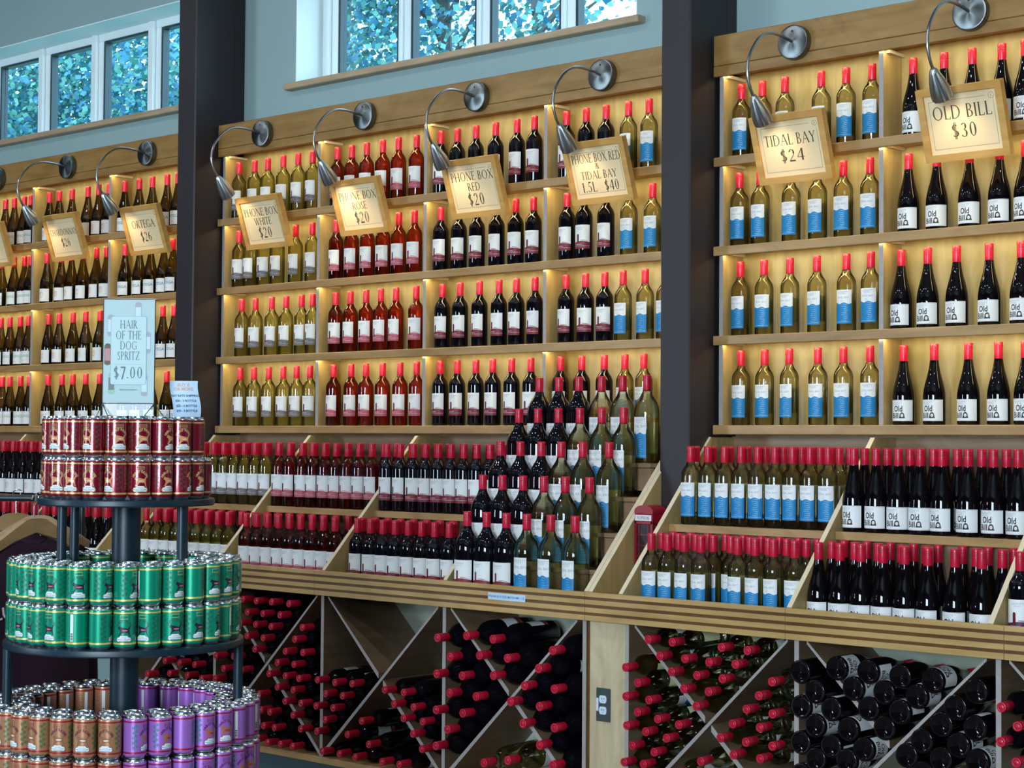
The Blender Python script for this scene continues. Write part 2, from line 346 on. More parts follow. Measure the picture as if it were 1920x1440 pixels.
def ring(cx, cy, r, th, n=20):
    V = []; F = []
    for i in range(n): a = 2 * PI * i / n; V += [(cx + r * math.cos(a), cy + r * math.sin(a)), (cx + (r - th) * math.cos(a), cy + (r - th) * math.sin(a))]
    for i in range(n): j = (i + 1) % n; F.append((2 * i, 2 * j, 2 * j + 1, 2 * i + 1))
    return V, F
def disc(cx, cy, rx, ry=None, n=14, a0=0, a1=360):
    ry = rx if ry is None else ry
    V = [(cx + rx * math.cos(math.radians(a0 + (a1 - a0) * i / n)), cy + ry * math.sin(math.radians(a0 + (a1 - a0) * i / n))) for i in range(n)]
    return V, [tuple(range(n))]
def off(g, dx, dy, s=1., rot=0.):
    c, sn = math.cos(rot), math.sin(rot)
    return [((x * c - y * sn) * s + dx, (x * sn + y * c) * s + dy) for x, y in g[0]], g[1]
def slice_print(V, F, w=.0042):
    """cut wide flat polygons into upright strips so that they can follow a cylinder"""
    if all(max(V[i][0] for i in f) - min(V[i][0] for i in f) < w * 1.3 for f in F): return V, F
    oV = []; oF = []
    for f in F:
        P = [V[i] for i in f]; lo = min(p[0] for p in P); hi = max(p[0] for p in P)
        tris = [P] if len(P) <= 3 else [[P[i] for i in t] for t in tessellate_polygon([[Vector((p[0], p[1], 0)) for p in P]])]
        if hi - lo < w * 1.3: tris = [P]
        for t in tris:
            k0 = math.floor(min(p[0] for p in t) / w); k1 = math.floor(max(p[0] for p in t) / w)
            if hi - lo < w * 1.3: k1 = k0
            for k in range(k0, k1 + 1):
                Q = t
                if k1 > k0:
                    for e, sg in ((k * w, 1), ((k + 1) * w, -1)):
                        R = []
                        for i in range(len(Q)):
                            a, b = Q[i - 1], Q[i]; da, db = (a[0] - e) * sg, (b[0] - e) * sg
                            if (da >= 0) != (db >= 0): q = da / (da - db); R.append((a[0] + (b[0] - a[0]) * q, a[1] + (b[1] - a[1]) * q))
                            if db >= 0: R.append(b)
                        Q = R
                        if len(Q) < 3: break
                if len(Q) >= 3: o = len(oV); oV += Q; oF.append(tuple(range(o, o + len(Q))))
    return oV, oF
class Wrap:
    """flat print laid on a cylinder of radius r about z; u = arc length, faces looking outwards, front = -y"""
    def __init__(s, mb, r): s.mb = mb; s.r = r; s.k = 0
    def put(s, g, m, lift=1, r=None):
        V, F = slice_print(*g); r = (r or s.r) + .00018 * lift
        P = [(r * math.sin(u / s.r), -r * math.cos(u / s.r), z) for u, z in V]
        s.mb.add(P, F, m)
    def band(s, u0, u1, zl, zh, m, n=14, lift=1):
        f = lambda q, u: q(u) if callable(q) else q
        V = []; F = []
        for i in range(n + 1): u = u0 + (u1 - u0) * i / n; V += [(u, f(zl, u)), (u, f(zh, u))]
        for i in range(n): F.append((2 * i, 2 * i + 2, 2 * i + 3, 2 * i + 1))
        s.put((V, F), m, lift)
class Flat:
    """flat print on a plane: T maps (x, y, lift) to 3D"""
    def __init__(s, mb, T): s.mb = mb; s.T = T
    def put(s, g, m, lift=1): s.mb.add([(x, y, .0004 * lift) for x, y in g[0]], g[1], m, s.T)

# ================================================================ the room
YW = 5.90                                  # face of the wall that carries the shelves
def wall_piece(mb, x0, x1, z0, z1): mb.box(x0, x1, YW, YW + .22, z0, z1, 'wall')
WIN = {1: (-10.20, -7.62), 2: (-6.70, -4.50)}; WZ0, WZ1 = 3.33, 3.925
mb = MB()
wall_piece(mb, -13, 3.2, 0, WZ0); wall_piece(mb, -13, 3.2, WZ1, 4.7)
wall_piece(mb, -13, WIN[1][0], WZ0, WZ1); wall_piece(mb, WIN[1][1], WIN[2][0], WZ0, WZ1); wall_piece(mb, WIN[2][1], 3.2, WZ0, WZ1)
struct(mb.obj('wall_back'))
struct(MB().box(-13, 3.2, -4.1, 6.12, -.1, 0, 'floor').obj('floor'))
struct(MB().box(-13, 3.2, -4.1, 6.12, 4.7, 4.8, 'ceil').obj('ceiling'))
struct(MB().box(-13, 3.2, -4.1, -4.0, 0, 4.7, 'backwall').obj('wall_front'))
struct(MB().box(-13.1, -13, -4.1, 6.12, 0, 4.7, 'backwall').obj('wall_left'))
struct(MB().box(3.2, 3.3, -4.1, 6.12, 0, 4.7, 'backwall').obj('wall_right'))
# clerestory windows: reveal lining, fixed lights with white frames and dark gaskets, wooden sill board
def window(n, x0, x1, first, pitch, gw, sx0, sx1):
    w = empty('window_%d' % n, ((x0 + x1) / 2, YW, WZ0)); struct(w)
    off_ = Vector((-(x0 + x1) / 2, -YW, -WZ0))
    def place(o): o.location = off_; return o
    mb = MB(); e = .006
    mb.box(x0, x0 + e, YW - .001, 6.12, WZ0, WZ1, 'trimwhite').box(x1 - e, x1, YW - .001, 6.12, WZ0, WZ1, 'trimwhite').box(x0, x1, YW - .001, 6.12, WZ1 - e, WZ1, 'trimwhite')
    place(mb.obj('window_lining', w))
    mb = MB(); y0, y1 = 6.085, 6.125
    mb.box(x0, x1, y0, y1, WZ1 - .05, WZ1, 'trimwhite', .004).box(x0, x1, y0, y1, WZ0, WZ0 + .03, 'trimwhite', .004)
    xs = []; x = first
    while x < x1 - .1: xs.append(x); x += pitch
    edges = [x0] + sum([[a, min(a + gw, x1 - .02)] for a in xs], []) + [x1]
    for i in range(0, len(edges), 2):
        a, b = edges[i], edges[i + 1]
        if b - a < .012: continue
        mb.box(a, b, y0, y1, WZ0 + .0305, WZ1 - .0505, 'trimwhite')
        if b - a > .06: mb.box(a + .02, b - .045, y0 - .022, y0 - .0005, WZ0, WZ1 - .007, 'trimwhite', .004)
    place(mb.obj('window_frame', w))
    for a in xs:
        b = min(a + gw, x1 - .02)
        if b - a < .05: continue
        sash = MB(); t = .014
        zt = WZ1 - .05; zb = WZ0 + .03
        sash.box(a, a + t, y0 + .004, y1 + .01, zb, zt, 'gasket').box(b - t, b, y0 + .004, y1 + .01, zb, zt, 'gasket').box(a + t, b - t, y0 + .004, y1 + .01, zt - t, zt, 'gasket').box(a + t, b - t, y0 + .004, y1 + .01, zb, zb + t, 'gasket')
        so = place(sash.obj('window_sash', w))
        MB().box(a + t, b - t, y1 - .012, y1 - .008, zb + t, zt - t, 'pane').obj('window_pane', so)
    sl = MB().box(sx0, sx1, 5.845, 6.09, WZ0 - .033, WZ0 - .0005, 'sill', .004)
    place(sl.obj('window_sill', w))
window(1, WIN[1][0], WIN[1][1], -9.745, .556, .44, -10.3, -7.55)
window(2, WIN[2][0], WIN[2][1], -6.585, .530, .445, -6.735, -4.455)
# painted steel columns
for n, (a, b) in enumerate(((-7.25, -7.106), (-4.13, -3.986)), 1):
    mb = MB(); y0 = 5.575
    mb.box(a, b, y0, YW - .001, 0, 4.699, 'steel', .006)
    mb.box(a + .004, b + .0015, YW - .07, YW - .003, 0, 4.699, 'steel')
    p = mb.obj('pillar'); struct(p)
    p['label'] = ['dark plum painted steel column beside the paper price sheet', 'dark plum painted steel column behind the red telephone box'][n - 1]

# ================================================================ wall shelf units
YF, YB, YD = 5.72, 5.885, 5.745            # front of the boards, face of the back panel, front of the uprights
def shelf_unit(name, label, x0, x1, div):
    u = tag(empty(name, ((x0 + x1) / 2, YF, SHZ[0])), label, 'shelving', 'wall shelf units')
    def put(mb, nm, par=u):
        o = mb.obj(nm, par)
        if par is u: o.location = (-(x0 + x1) / 2, -YF, -SHZ[0])
        return o
    put(MB().box(x0 + .012, x1 - .012, YB, YB + .014, 1.50, CROWN_BOT + .1, 'panel'), 'back_panel')
    for z in SHZ:
        put(MB().box(x0 + .014, x1 - .014, YF + .02, YB, z - .019, z - .001, 'panel'), 'shelf_board')
        put(MB().box(x0, x1, YF, YF + .0205, z - .037, z, 'lip', .0025), 'shelf_edge')
    put(MB().box(x0, x1, YF, YF + .02, CROWN_BOT, CROWN_BOT + .0405, 'crown', .0012), 'crown_rail')
    put(MB().box(x0, x1, YF - .001, YF + .02, CROWN_BOT + .042, 3.137, 'crown', .0025), 'crown_board')
    put(MB().box(x0 + .01, x1 - .01, YF + .02, YW - .001, CROWN_BOT + .03, CROWN_BOT + .045, 'crown'), 'top_board')
    zz = SHZ + [CROWN_BOT + .03]
    for i in range(4):
        for d in div:
            m = MB(); m.box(d, d + .0185, YD + .0015, YB, zz[i] + .0005, zz[i + 1] - .020, 'divider'); m.box(d, d + .0185, YD, YD + .0015, zz[i] + .0005, zz[i + 1] - .020, 'ply')
            put(m, 'divider')
        for d in div:                                          # hanging cleat under the board above
            put(MB().box(d + .0185, d + .034, YD + .02, YB - .004, zz[i + 1] - .032, zz[i + 1] - .020, 'pale'), 'cleat')
        put(MB().box(x0 + .03, x1 - .03, YF + .0215, YF + .036, zz[i + 1] - (.031 if i < 3 else .024), zz[i + 1] - (.0225 if i < 3 else .016), 'led'), 'led_strip')
    return u
shelf_unit('wall_shelf', 'lit maple wall shelf holding green and olive bottles, crossed by the spritz poster', *BAYS[1], [-9.573, -8.833, -8.078, -7.323])
shelf_unit('wall_shelf', 'lit maple wall shelf between the two steel columns', *BAYS[2], [-7.083, -6.352, -5.620, -4.889, -4.180])
shelf_unit('wall_shelf', 'lit maple wall shelf carrying the $24 and $30 signs', *BAYS[3], [-3.962, -3.243, -2.510, -1.78])

# ================================================================ stepped display bins
ZL, ZU = .862, 1.190                        # floors of the lower and the upper step
def cheek(mb, x, t=.0185):
    P = [(5.142, .84), (5.885, .84), (5.885, 1.526), (5.712, 1.526), (5.142, .937)]
    mb.prism(P, 'X', x, x + t, 'divider', cap='divider')
    dy, dz = 5.712 - 5.142, 1.526 - .937; L = math.hypot(dy, dz); ny, nz = -dz / L * .0016, dy / L * .0016
    V = [(x, 5.142, .937), (x + t, 5.142, .937), (x + t, 5.712, 1.526), (x, 5.712, 1.526)]
    V += [(a, b + ny, c + nz) for a, b, c in V]
    mb.add(V, [(4, 5, 6, 7), (0, 1, 5, 4), (1, 2, 6, 5), (3, 0, 4, 7)], 'pale')
def display(label, cells, seams):
    x0 = cells[0][0]; x1 = cells[-1][1]
    u = tag(empty('display_bin', ((x0 + x1) / 2, 5.13, .83)), label, 'display stand', 'stepped display bins')
    def put(mb, nm, par=u):
        o = mb.obj(nm, par); o.location = (-(x0 + x1) / 2, -5.13, -.83); return o
    put(MB().box(x0, x1, 5.142, 5.885, .836, ZL, 'riser'), 'floor_board')
    put(MB().box(x0, x1, 5.872, 5.885, ZL, 1.53, 'riser'), 'back_board')
    xs = sorted({c[0] for c in cells} | {c[1] for c in cells})
    for x in xs:
        m = MB(); cheek(m, x - .009); put(m, 'divider')
    for a, b, k in cells:
        a += .0105; b -= .0105
        if k == 'steps':
            for i, z in enumerate((1.010, 1.148, 1.286, 1.420)):
                y = 5.236 + .108 * i
                put(MB().box(a, b, y, y + .02, z - .11, z - .02, 'riser').box(a, b, y - .006, 5.87, z - .018, z, 'riser', .002), 'step')
        elif k == 'two':
            put(MB().box(a, b, 5.440, 5.87, ZU - .022, ZU - .0008, 'riser').box(a, b, 5.427, 5.440, ZU - .030, ZU, 'lip', .002), 'step')
            put(MB().box(a, b, 5.475, 5.49, ZL, ZU - .022, 'riser'), 'riser_board')
    # the fascia: four maple slats over three recessed dark strips
    zs = [(.9185, .9355), (.8900, .9078), (.8600, .8785), (.8290, .8495)]
    e = [x0 - .01] + seams + [x1 + .01]
    for a, b in zip(e, e[1:]):
        for lo, hi in zs: put(MB().box(a + .0006, b - .0006, 5.12, 5.142, lo, hi, 'slat', .0012), 'slat')
        for (lo, _h), (_l, hi) in zip(zs, zs[1:]): put(MB().box(a, b, 5.1225, 5.142, hi, lo, 'walnut'), 'dark_strip')
    return u
C3 = [(-4.150, -3.985, 'gap'), ]
display('stepped maple display filled from pale to red wines below the middle wall shelf',
        [(-9.565, -8.81, 'two'), (-8.81, -8.055, 'two'), (-8.055, -7.312, 'two'), (-7.312, -7.083, 'gap'), (-7.083, -6.352, 'two'), (-6.352, -5.620, 'two'), (-5.620, -4.889, 'two'), (-4.889, -4.150, 'steps')], [-8.4, -5.655])
display('stepped maple display with the wave labels and the big OLD BILL labels',
        [(-4.150 + .0205, -3.985, 'gap'), (-3.985, -3.250, 'two'), (-3.250, -2.505, 'two'), (-2.505, -1.76, 'two')], [-3.253, -2.45])

# ================================================================ diamond wine bins under the fascia
def bin_unit(label, cells, x_end=None, post=None):
    x0 = cells[0][0]; x1 = cells[-1][1]; yf, yb, zb, zt = 5.145, 5.50, .131, .829
    u = tag(empty('diamond_wine_rack', ((x0 + x1) / 2, yf, 0)), label, 'wine rack', 'diamond bins under the display')
    def put(mb, nm):
        o = mb.obj(nm, u); o.location = (-(x0 + x1) / 2, -yf, 0); return o
    put(MB().box(x0, x1, yb, yb + .012, zb, zt, 'binback'), 'back_panel')
    put(MB().box(x0 - .01, x1 + .01, yf - .008, yb, zb - .030, zb - .001, 'lip', .002), 'base_board')
    put(MB().box(x0 - .01, x1 + .01, yf + .05, yb, 0.0, zb - .031, 'kick'), 'kick_board')
    t = .009
    for x in sorted({c[0] for c in cells} | {c[1] for c in cells}):
        m = MB(); m.box(x - t, x + t, yf + .001, yb, zb, zt, 'bin').box(x - t, x + t, yf, yf + .001, zb, zt, 'ply'); put(m, 'upright')
    for a, b in cells:
        cx = (a + b) / 2; cz = .4985; h = .3675
        for s in (1, -1):
            # the board that rises to the right (s=1) or to the left (s=-1); each ends against uprights, base and top
            def board(u0, u1, nm):
                w = .0125
                P = [(cx + s * u0, cz + u0 - w), (cx + s * u1, cz + u1 - w), (cx + s * u1, cz + u1 + w), (cx + s * u0, cz + u0 + w)]
                lo = zb + .0005; hi = zt - .0005
                Q = [(min(max(x, a + t), b - t), min(max(z, lo), hi)) for x, z in P]
                m = MB(); m.prism(Q, 'Y', yf + .001, yb - .001, 'bin'); m.add([(x, yf, z) for x, z in Q], [(0, 1, 2, 3)], 'ply'); put(m, nm)
            if s == 1: board(-.357, .331, 'diagonal_board')
            else: board(-.357, -.0135, 'diagonal_board'); board(.0135, .331, 'diagonal_board')
    return u
bin_unit('diamond rack of dark bottles left of the outlet panel', [(-7.095, -6.360), (-6.360, -5.627), (-5.627, -4.895), (-4.895, -4.160)])
bin_unit('diamond rack of green and base-out bottles right of the outlet panel', [(-3.957, -3.222), (-3.222, -2.480), (-2.480, -1.745)])
p = tag(MB().box(-4.1500, -4.1360, 5.152, 5.50, .10, .829, 'walnut').box(-4.1360, -3.9675, 5.150, 5.168, .10, .829, 'outpanel').obj('infill_panel'), 'upright birch panel with a power outlet between the two diamond racks', 'panel')
o_ = tag(empty('power_outlet', (-4.069, 5.1495, .516)), 'steel double power outlet on the birch panel', 'outlet')
MB().box(-.034, .034, -.004, 0, -.0625, .0625, 'plate', .002).obj('cover_plate', o_)
for z in (.021, -.021):
    m = MB(); m.prism([(x * .017, z + y * .0145) for x, y in ((-.7, -1), (.7, -1), (1, -.5), (1, .5), (.7, 1), (-.7, 1), (-1, .5), (-1, -.5))], 'Y', -.0062, -.004, 'socket')
    m.box(-.006, -.004, -.0066, -.0062, z - .002, z + .006, 'ink').box(.004, .006, -.0066, -.0062, z - .002, z + .005, 'ink').box(-.001, .001, -.0066, -.0062, z - .009, z - .006, 'ink').obj('socket', o_)
MB().box(-.031, -.021, -.0058, -.004, -.024, .024, 'socket').obj('label_strip', o_)
MB().lathe([(0, .0015), (.0022, .001), (.0025, 0)], 'chrome', 10, Matrix.Translation((0, -.004, 0)) @ Matrix.Rotation(PI / 2, 4, 'X')).obj('screw', o_)
# printed strip stuck on the fascia
t_ = MB(); t_.box(-4.632, -4.436, 5.1185, 5.1195, .8775, .9045, 'sheet')
Flat(t_, Matrix.Translation((-4.534, 5.1183, .889)) @ Matrix.Rotation(PI / 2, 4, 'X')).put(off(sans('PHONE BOX RED MAGNUMS  1.5L', .0125, .0003), 0, -.002), 'tealink')
tag(t_.obj('shelf_strip'), 'small white printed strip stuck on the wooden fascia', 'label')

# ================================================================ bottles
def fit(g, x0, x1, y0, h):
    """set lettering into a box"""
    a = min(v[0] for v in g[0]); b = max(v[0] for v in g[0]); c = min(v[1] for v in g[0]); d = max(v[1] for v in g[0])
    return [(x0 + (x - a) / (b - a) * (x1 - x0), y0 + (y - c) / (d - c) * h) for x, y in g[0]], g[1]
BORD = [(0, .007), (.024, .003), (.033, 0), (.0360, .0015), (.0374, .006), (.0374, .183), (.0366, .193), (.0335, .204), (.0275, .2145), (.0215, .2225), (.0172, .231), (.0150, .241), (.0144, .252), (.0142, .29), (0, .29)]
BURG = [(0, .006), (.028, .003), (.036, 0), (.0395, .0015), (.0410, .006), (.0410, .104), (.0402, .117), (.0378, .134), (.0338, .152), (.0290, .170), (.0243, .188), (.0203, .207), (.0174, .224), (.0155, .240), (.0148, .255), (.0146, .288), (0, .288)]
MAGN = [(0, .009), (.034, .004), (.046, 0), (.0505, .002), (.0525, .009), (.0525, .200), (.0515, .214), (.0480, .231), (.0415, .247), (.0335, .260), (.0262, .271), (.0205, .282), (.0174, .293), (.0162, .305), (.0158, .345), (0, .345)]
def cap_profile(z0, z1, r):
    h = z1 - z0
    return ([(r * .985, z0), (r, z0 + .0006), (r, z0 + h * .60), (r * .95, z0 + h * .605), (r * .95, z0 + h * .625), (r * 1.01, z0 + h * .63), (r * 1.01, z0 + h * .70),
             (r * .955, z0 + h * .705), (r * .955, z0 + h * .72), (r * 1.01, z0 + h * .725), (r * 1.01, z0 + h * .79), (r * .965, z0 + h * .795), (r * .965, z0 + h * .81), (r * 1.01, z0 + h * .815), (r * 1.02, z1 - .0012), (r * .97, z1), (r * .72, z1), (r * .68, z1 - .0006), (r * .5, z1 - .0006), (r * .46, z1), (0, z1)],
            ['cap'] * 2 + ['capdark'] * 2 + ['cap'] * 2 + ['capdark'] * 2 + ['cap'] * 2 + ['capdark'] * 2 + ['cap'] * 4 + ['capdark'] * 2 + ['cap'] * 2)
def lab_box(w, r, z0, z1, band, half):
    s = half * r; wv = lambda u: z0 + (z1 - z0) * (.29 + .03 * math.sin(u * 60 + 1))
    mbw = Wrap(w, r)
    mbw.band(-s, s, wv, z1, 'paper'); mbw.band(-s, s, z0, wv, band)
    if band != 'greyband': mbw.band(.1 * s, s, lambda u: wv(u) + .0022, lambda u: wv(u) + .0022 + .0022 * min(1, abs(u - s) / s * 2), band, lift=2)
    else: mbw.band(.1 * s, s, lambda u: wv(u) + .003, lambda u: wv(u) + .0042, 'greyink', lift=2)
    mbw.band(-s, s, lambda u: z0 + (z1 - z0) * .105, lambda u: z0 + (z1 - z0) * .125, 'greyink', lift=2)
    H = z1 - z0; cx = -.18 * s
    mbw.put(([(cx - .0052, z0 + H * .24), (cx + .0052, z0 + H * .24), (cx + .0052, z0 + H * .57), (cx + .003, z0 + H * .61), (cx - .003, z0 + H * .61), (cx - .0052, z0 + H * .57)], [(0, 1, 2, 3, 4, 5)]), 'booth', 3)
    mbw.put(off(sans('LUCKETT', .0098), cx + .010, z0 + H * .84), 'greyink', 3)
    mbw.put(off(sans('VINEYARDS', .0045), cx + .010, z0 + H * .78), 'greyink', 3)
    mbw.put(off(sans('PHONE BOX', .0062), -.15 * s, z0 + H * .16), 'offwhite', 3)
    return mbw
def lab_tidal(w, r, z0, z1, half):
    s = half * r; H = z1 - z0; b = Wrap(w, r)
    wv = lambda u: z0 + H * (.60 + .022 * math.sin(u * 170 + .6))
    b.band(-s, s, wv, z1, 'paper'); b.band(-s, s, z0, wv, 'blue')
    b.put(off(sans('LUCKETT', .0098 * r / .0374), 0, z0 + H * .90), 'greyink', 2)
    b.put(off(sans('VINEYARDS', .005), 0, z0 + H * .865), 'greyink', 2)
    b.put(off(sans('TIDAL BAY', .0105 * r / .0374), 0, z0 + H * .745), 'greyink', 2)
    b.put(ring(-.1 * s, z0 + H * .665, .0045, .0009, 14), 'greyink', 2)
    for k in range(9):
        y = z0 + H * (.56 - .058 * k); q = .45 + .4 * math.sin(k * 1.7); x0 = s * (.15 - .28 * q); x1 = s * (.15 + .45 * (1 - .4 * q))
        b.band(x0, x1, lambda u: y + .0012 * math.sin(u * 320 + k), lambda u: y + .0012 * math.sin(u * 320 + k) + .0011, 'bluelight', 6, 2)
    b.band(-.9 * s, .9 * s, z0 + H * .045, z0 + H * .055, 'bluelight', 6, 2)
def lab_old(w, r, z0, z1, half):
    s = half * r; H = z1 - z0; b = Wrap(w, r); b.band(-s, s, z0, z1, 'paper')
    for z in (z0 + .002, z1 - .0027): b.band(-s * .96, s * .96, z, z + .0007, 'greyink', 14, 2)
    b.put(off(sans('LUCKETT', .0105), -.011, z0 + H * .82), 'greyink', 2); b.put(off(sans('VINEYARDS', .005), -.011, z0 + H * .755), 'greyink', 2)
    b.put(fit(sans('Old', .03, .0007), -.023, .0115, z0 + H * .44, .0225), 'ink', 2)
    b.put(fit(sans('Bill', .03, .0006), -.0335, -.0035, z0 + H * .13, .0205), 'ink', 2); b.put(off(sans('the', .006), -.0285, z0 + H * .43), 'ink', 2)
    b.put(([(-.0015, z0 + H * .13), (.0215, z0 + H * .13), (.0198, z0 + H * .20), (.0180, z0 + H * .33), (.0140, z0 + H * .40), (.0100, z0 + H * .42), (.0060, z0 + H * .40), (.0020, z0 + H * .33), (.0002, z0 + H * .20)], [tuple(range(9))]), 'ink', 2)
    b.put(disc(.0100, z0 + H * .265, .0050, .0060, 14), 'paper', 3); b.put(ring(.0100, z0 + H * .265, .0030, .0014, 12), 'orangeink', 4)
def lab_burg(w, r, z0, z1, half, txt, m):
    s = half * r; H = z1 - z0; b = Wrap(w, r); b.band(-s, s, z0, z1, 'paper')
    if txt:
        b.put(off(sans(txt, .0215, .0005), 0, z0 + H * .52), m, 2); b.put(off(sans('LUCKETT', .006), 0, z0 + H * .86), 'greyink', 2); b.put(off(sans('VINEYARDS', .0045), 0, z0 + H * .2), 'greyink', 2)
    else:
        b.put(ring(-.004, z0 + H * .55, .016, .0022, 18), m, 2); b.put(off(sans('LUCKETT', .0062), -.006, z0 + H * .30), 'greyink', 2)
        for k in range(4): b.put(rect(-.017 + .002 * k, .006 - .003 * k, z0 + H * (.66 - .075 * k), z0 + H * (.695 - .075 * k)), m, 3)
def build_bottle(name, prof, glass, cap, label_fn, rad, back=None):
    g = MB().lathe(prof, glass, 24); root = g.obj(name, None, True)
    P, ms = cap_profile(*cap); autosmooth(MB().lathe(P, 'cap', 20, ms=ms).obj('screw_cap', root), 60)
    if label_fn:
        w = MB(); label_fn(w)
        if back:
            wb = MB(); b = Wrap(wb, rad); b.band(PI * rad - back[2], PI * rad + back[2], back[0], back[1], 'backpaper', 10); wb.obj('back_label', root)
        w.obj('paper_label', root, False)
    return root
PZ0, PZ1 = .046, .149
PROTO = {}
def proto(key, *a, **k): PROTO[key] = [build_bottle(*a, **k), False]
CB = (.238, .300, .0156); CG = (.236, .298, .0158); CM = (.290, .355, .0172)
proto('white', 'white_wine_bottle', BORD, 'white', CB, lambda w: lab_box(w, .0374, PZ0, PZ1, 'greyband', 1.25), .0374)
proto('rose', 'rose_wine_bottle', BORD, 'rose', CB, lambda w: lab_box(w, .0374, PZ0, PZ1, 'pinkband', 1.25), .0374)
proto('red', 'red_wine_bottle', BORD, 'red', CB, lambda w: lab_box(w, .0374, PZ0, PZ1, 'redband', 1.25), .0374)
proto('plum', 'plum_label_bottle', BORD, 'red', CB, lambda w: lab_box(w, .0374, PZ0, PZ1, 'purpleband', 1.25), .0374)
proto('tidal', 'pale_wine_bottle', BORD, 'tidal', CB, lambda w: lab_tidal(w, .0374, .031, .160, .95), .0374, back=(.05, .148, .034))
proto('old', 'black_wine_bottle', BURG, 'old', CG, lambda w: lab_old(w, .0410, .015, .093, 1.30), .0410)
proto('char', 'olive_wine_bottle', BURG, 'olive', CG, lambda w: lab_burg(w, .0410, .014, .088, 1.15, '', 'orangeink'), .0410, back=(.012, .118, .055))
proto('orte', 'olive_wine_bottle', BURG, 'olive', CG, lambda w: lab_burg(w, .0410, .014, .088, 1.15, 'ORTEGA', 'tealink'), .0410, back=(.012, .118, .055))
proto('ries', 'green_wine_bottle', BURG, 'olive', CG, lambda w: lab_burg(w, .0410, .014, .088, 1.15, 'RIESLING', 'greenink'), .0410, back=(.012, .118, .055))
proto('burg', 'burgundy_bottle', BURG, 'old', CG, lambda w: lab_burg(w, .0410, .010, .086, 1.25, '', 'orangeink'), .0410)
proto('magr', 'red_magnum_bottle', MAGN, 'red', CM, lambda w: lab_box(w, .0525, .052, .160, 'redband', 1.05), .0525)
proto('magt', 'pale_magnum_bottle', MAGN, 'tidal', CM, lambda w: lab_tidal(w, .0525, .020, .185, .62), .0525, back=(.04, .165, .045))
def dup(root, parts=True):
    r = root.copy(); COL.objects.link(r)
    if parts:
        for ch in root.children:
            c = ch.copy(); COL.objects.link(c); c.parent = r
    return r
def bottle(key, loc, label, group, rz=0., rot=None):
    p = PROTO[key]
    if not p[1]: o = p[0]; p[1] = True
    else: o = dup(p[0])
    o.location = loc; o.rotation_euler = rot or (0, 0, rz)
    tag(o, label, 'bottle', group); return o
KD = {'white': 'clear white wine bottle, grey-banded label', 'rose': 'rose wine bottle, pink-banded label', 'red': 'dark wine bottle, maroon-banded label',
      'red2': 'dark wine bottle', 'tid2': 'pale wine bottle, blue wave label', 'tidal': 'pale wine bottle, blue wave label', 'old': 'black wine bottle, big lettered label',
      'orte': 'olive wine bottle, teal lettered label', 'char': 'olive wine bottle, orange-printed label', 'ries': 'green wine bottle, green lettered label'}
SHELF_X = {
'white':[[-7.019,-6.899,-6.794,-6.667,-6.553,-6.446],[-7.012,-6.918,-6.817,-6.713,-6.581,-6.454],[-6.979,-6.873,-6.744,-6.642,-6.523,-6.434],[-6.995,-6.879,-6.766,-6.66,-6.551,-6.455]],
'rose':[[-6.274,-6.175,-6.062,-5.948,-5.839,-5.729],[-6.28,-6.166,-6.054,-5.95,-5.838,-5.728],[-6.275,-6.172,-6.056,-5.949,-5.848,-5.713],[-6.277,-6.155,-6.047,-5.94,-5.825,-5.708]],
'red':[[-5.564,-5.467,-5.34,-5.22,-5.096,-4.986],[-5.561,-5.452,-5.334,-5.216,-5.104,-4.999],[-5.547,-5.43,-5.309,-5.192,-5.09,-4.977],[-5.553,-5.444,-5.335,-5.227,-5.115,-5.008]],
'red2':[[-4.807,-4.692,-4.586],[-4.805,-4.701,-4.586],[-4.805,-4.696,-4.594],[-4.83,-4.71,-4.591]],
'tid2':[[-4.465,-4.361],[-4.466,-4.341],[-4.488,-4.373,-4.266],[-4.477,-4.384]],
'tidal':[[-3.899,-3.799,-3.688,-3.523,-3.417,-3.306],[-3.905,-3.801,-3.665,-3.544,-3.425,-3.311],[-3.902,-3.785,-3.668,-3.541,-3.417,-3.306],[-3.898,-3.781,-3.665,-3.543,-3.427,-3.311]],
'old':[[-3.133,-3.003,-2.891,-2.776,-2.687],[-3.149,-3.035,-2.904,-2.788,-2.69],[-3.18,-3.068,-2.953,-2.83,-2.705],[-3.171,-3.043,-2.908,-2.795,-2.692]],
'orte':[[-8.018,-7.878,-7.758,-7.625,-7.532],[-8.002,-7.874,-7.764,-7.654,-7.561],[-8.003,-7.88,-7.765,-7.642,-7.553],[-7.994,-7.867,-7.742,-7.615,-7.503]],
'char':[[-8.743,-8.637,-8.52,-8.36,-8.247,-8.16],[-8.749,-8.619,-8.502,-8.389,-8.263,-8.171],[-8.739,-8.617,-8.487,-8.354,-8.228],[-8.718,-8.589,-8.472,-8.345,-8.219]],
'ries':[[-9.207,-9.106,-9.006,-8.928],[-9.227,-9.098,-8.999,-8.931],[-9.228,-9.13,-9.03,-8.932],[-9.217,-9.133,-9.011,-8.919]],
}
ROWN = ['topmost shelf', 'second shelf down', 'third shelf down', 'lowest shelf']
for k, rows in SHELF_X.items():
    kk = {'red2': 'red', 'tid2': 'tidal'}.get(k, k)
    for i, xs in enumerate(rows):
        z = SHZ[3 - i]
        for j, x in enumerate(xs):
            where = {'red2': ' above the magnums', 'tid2': ' above the magnums'}.get(k, '')
            lab = '%s, %s from left, %s%s' % (KD[k], ORD[j], ROWN[i], where)
            y = 5.800 + random.uniform(-.006, .008)
            bottle(kk, (x, y, z), lab, 'bottles on the lit wall shelves: ' + KD[k].split(',')[0], random.uniform(-.16, .16))
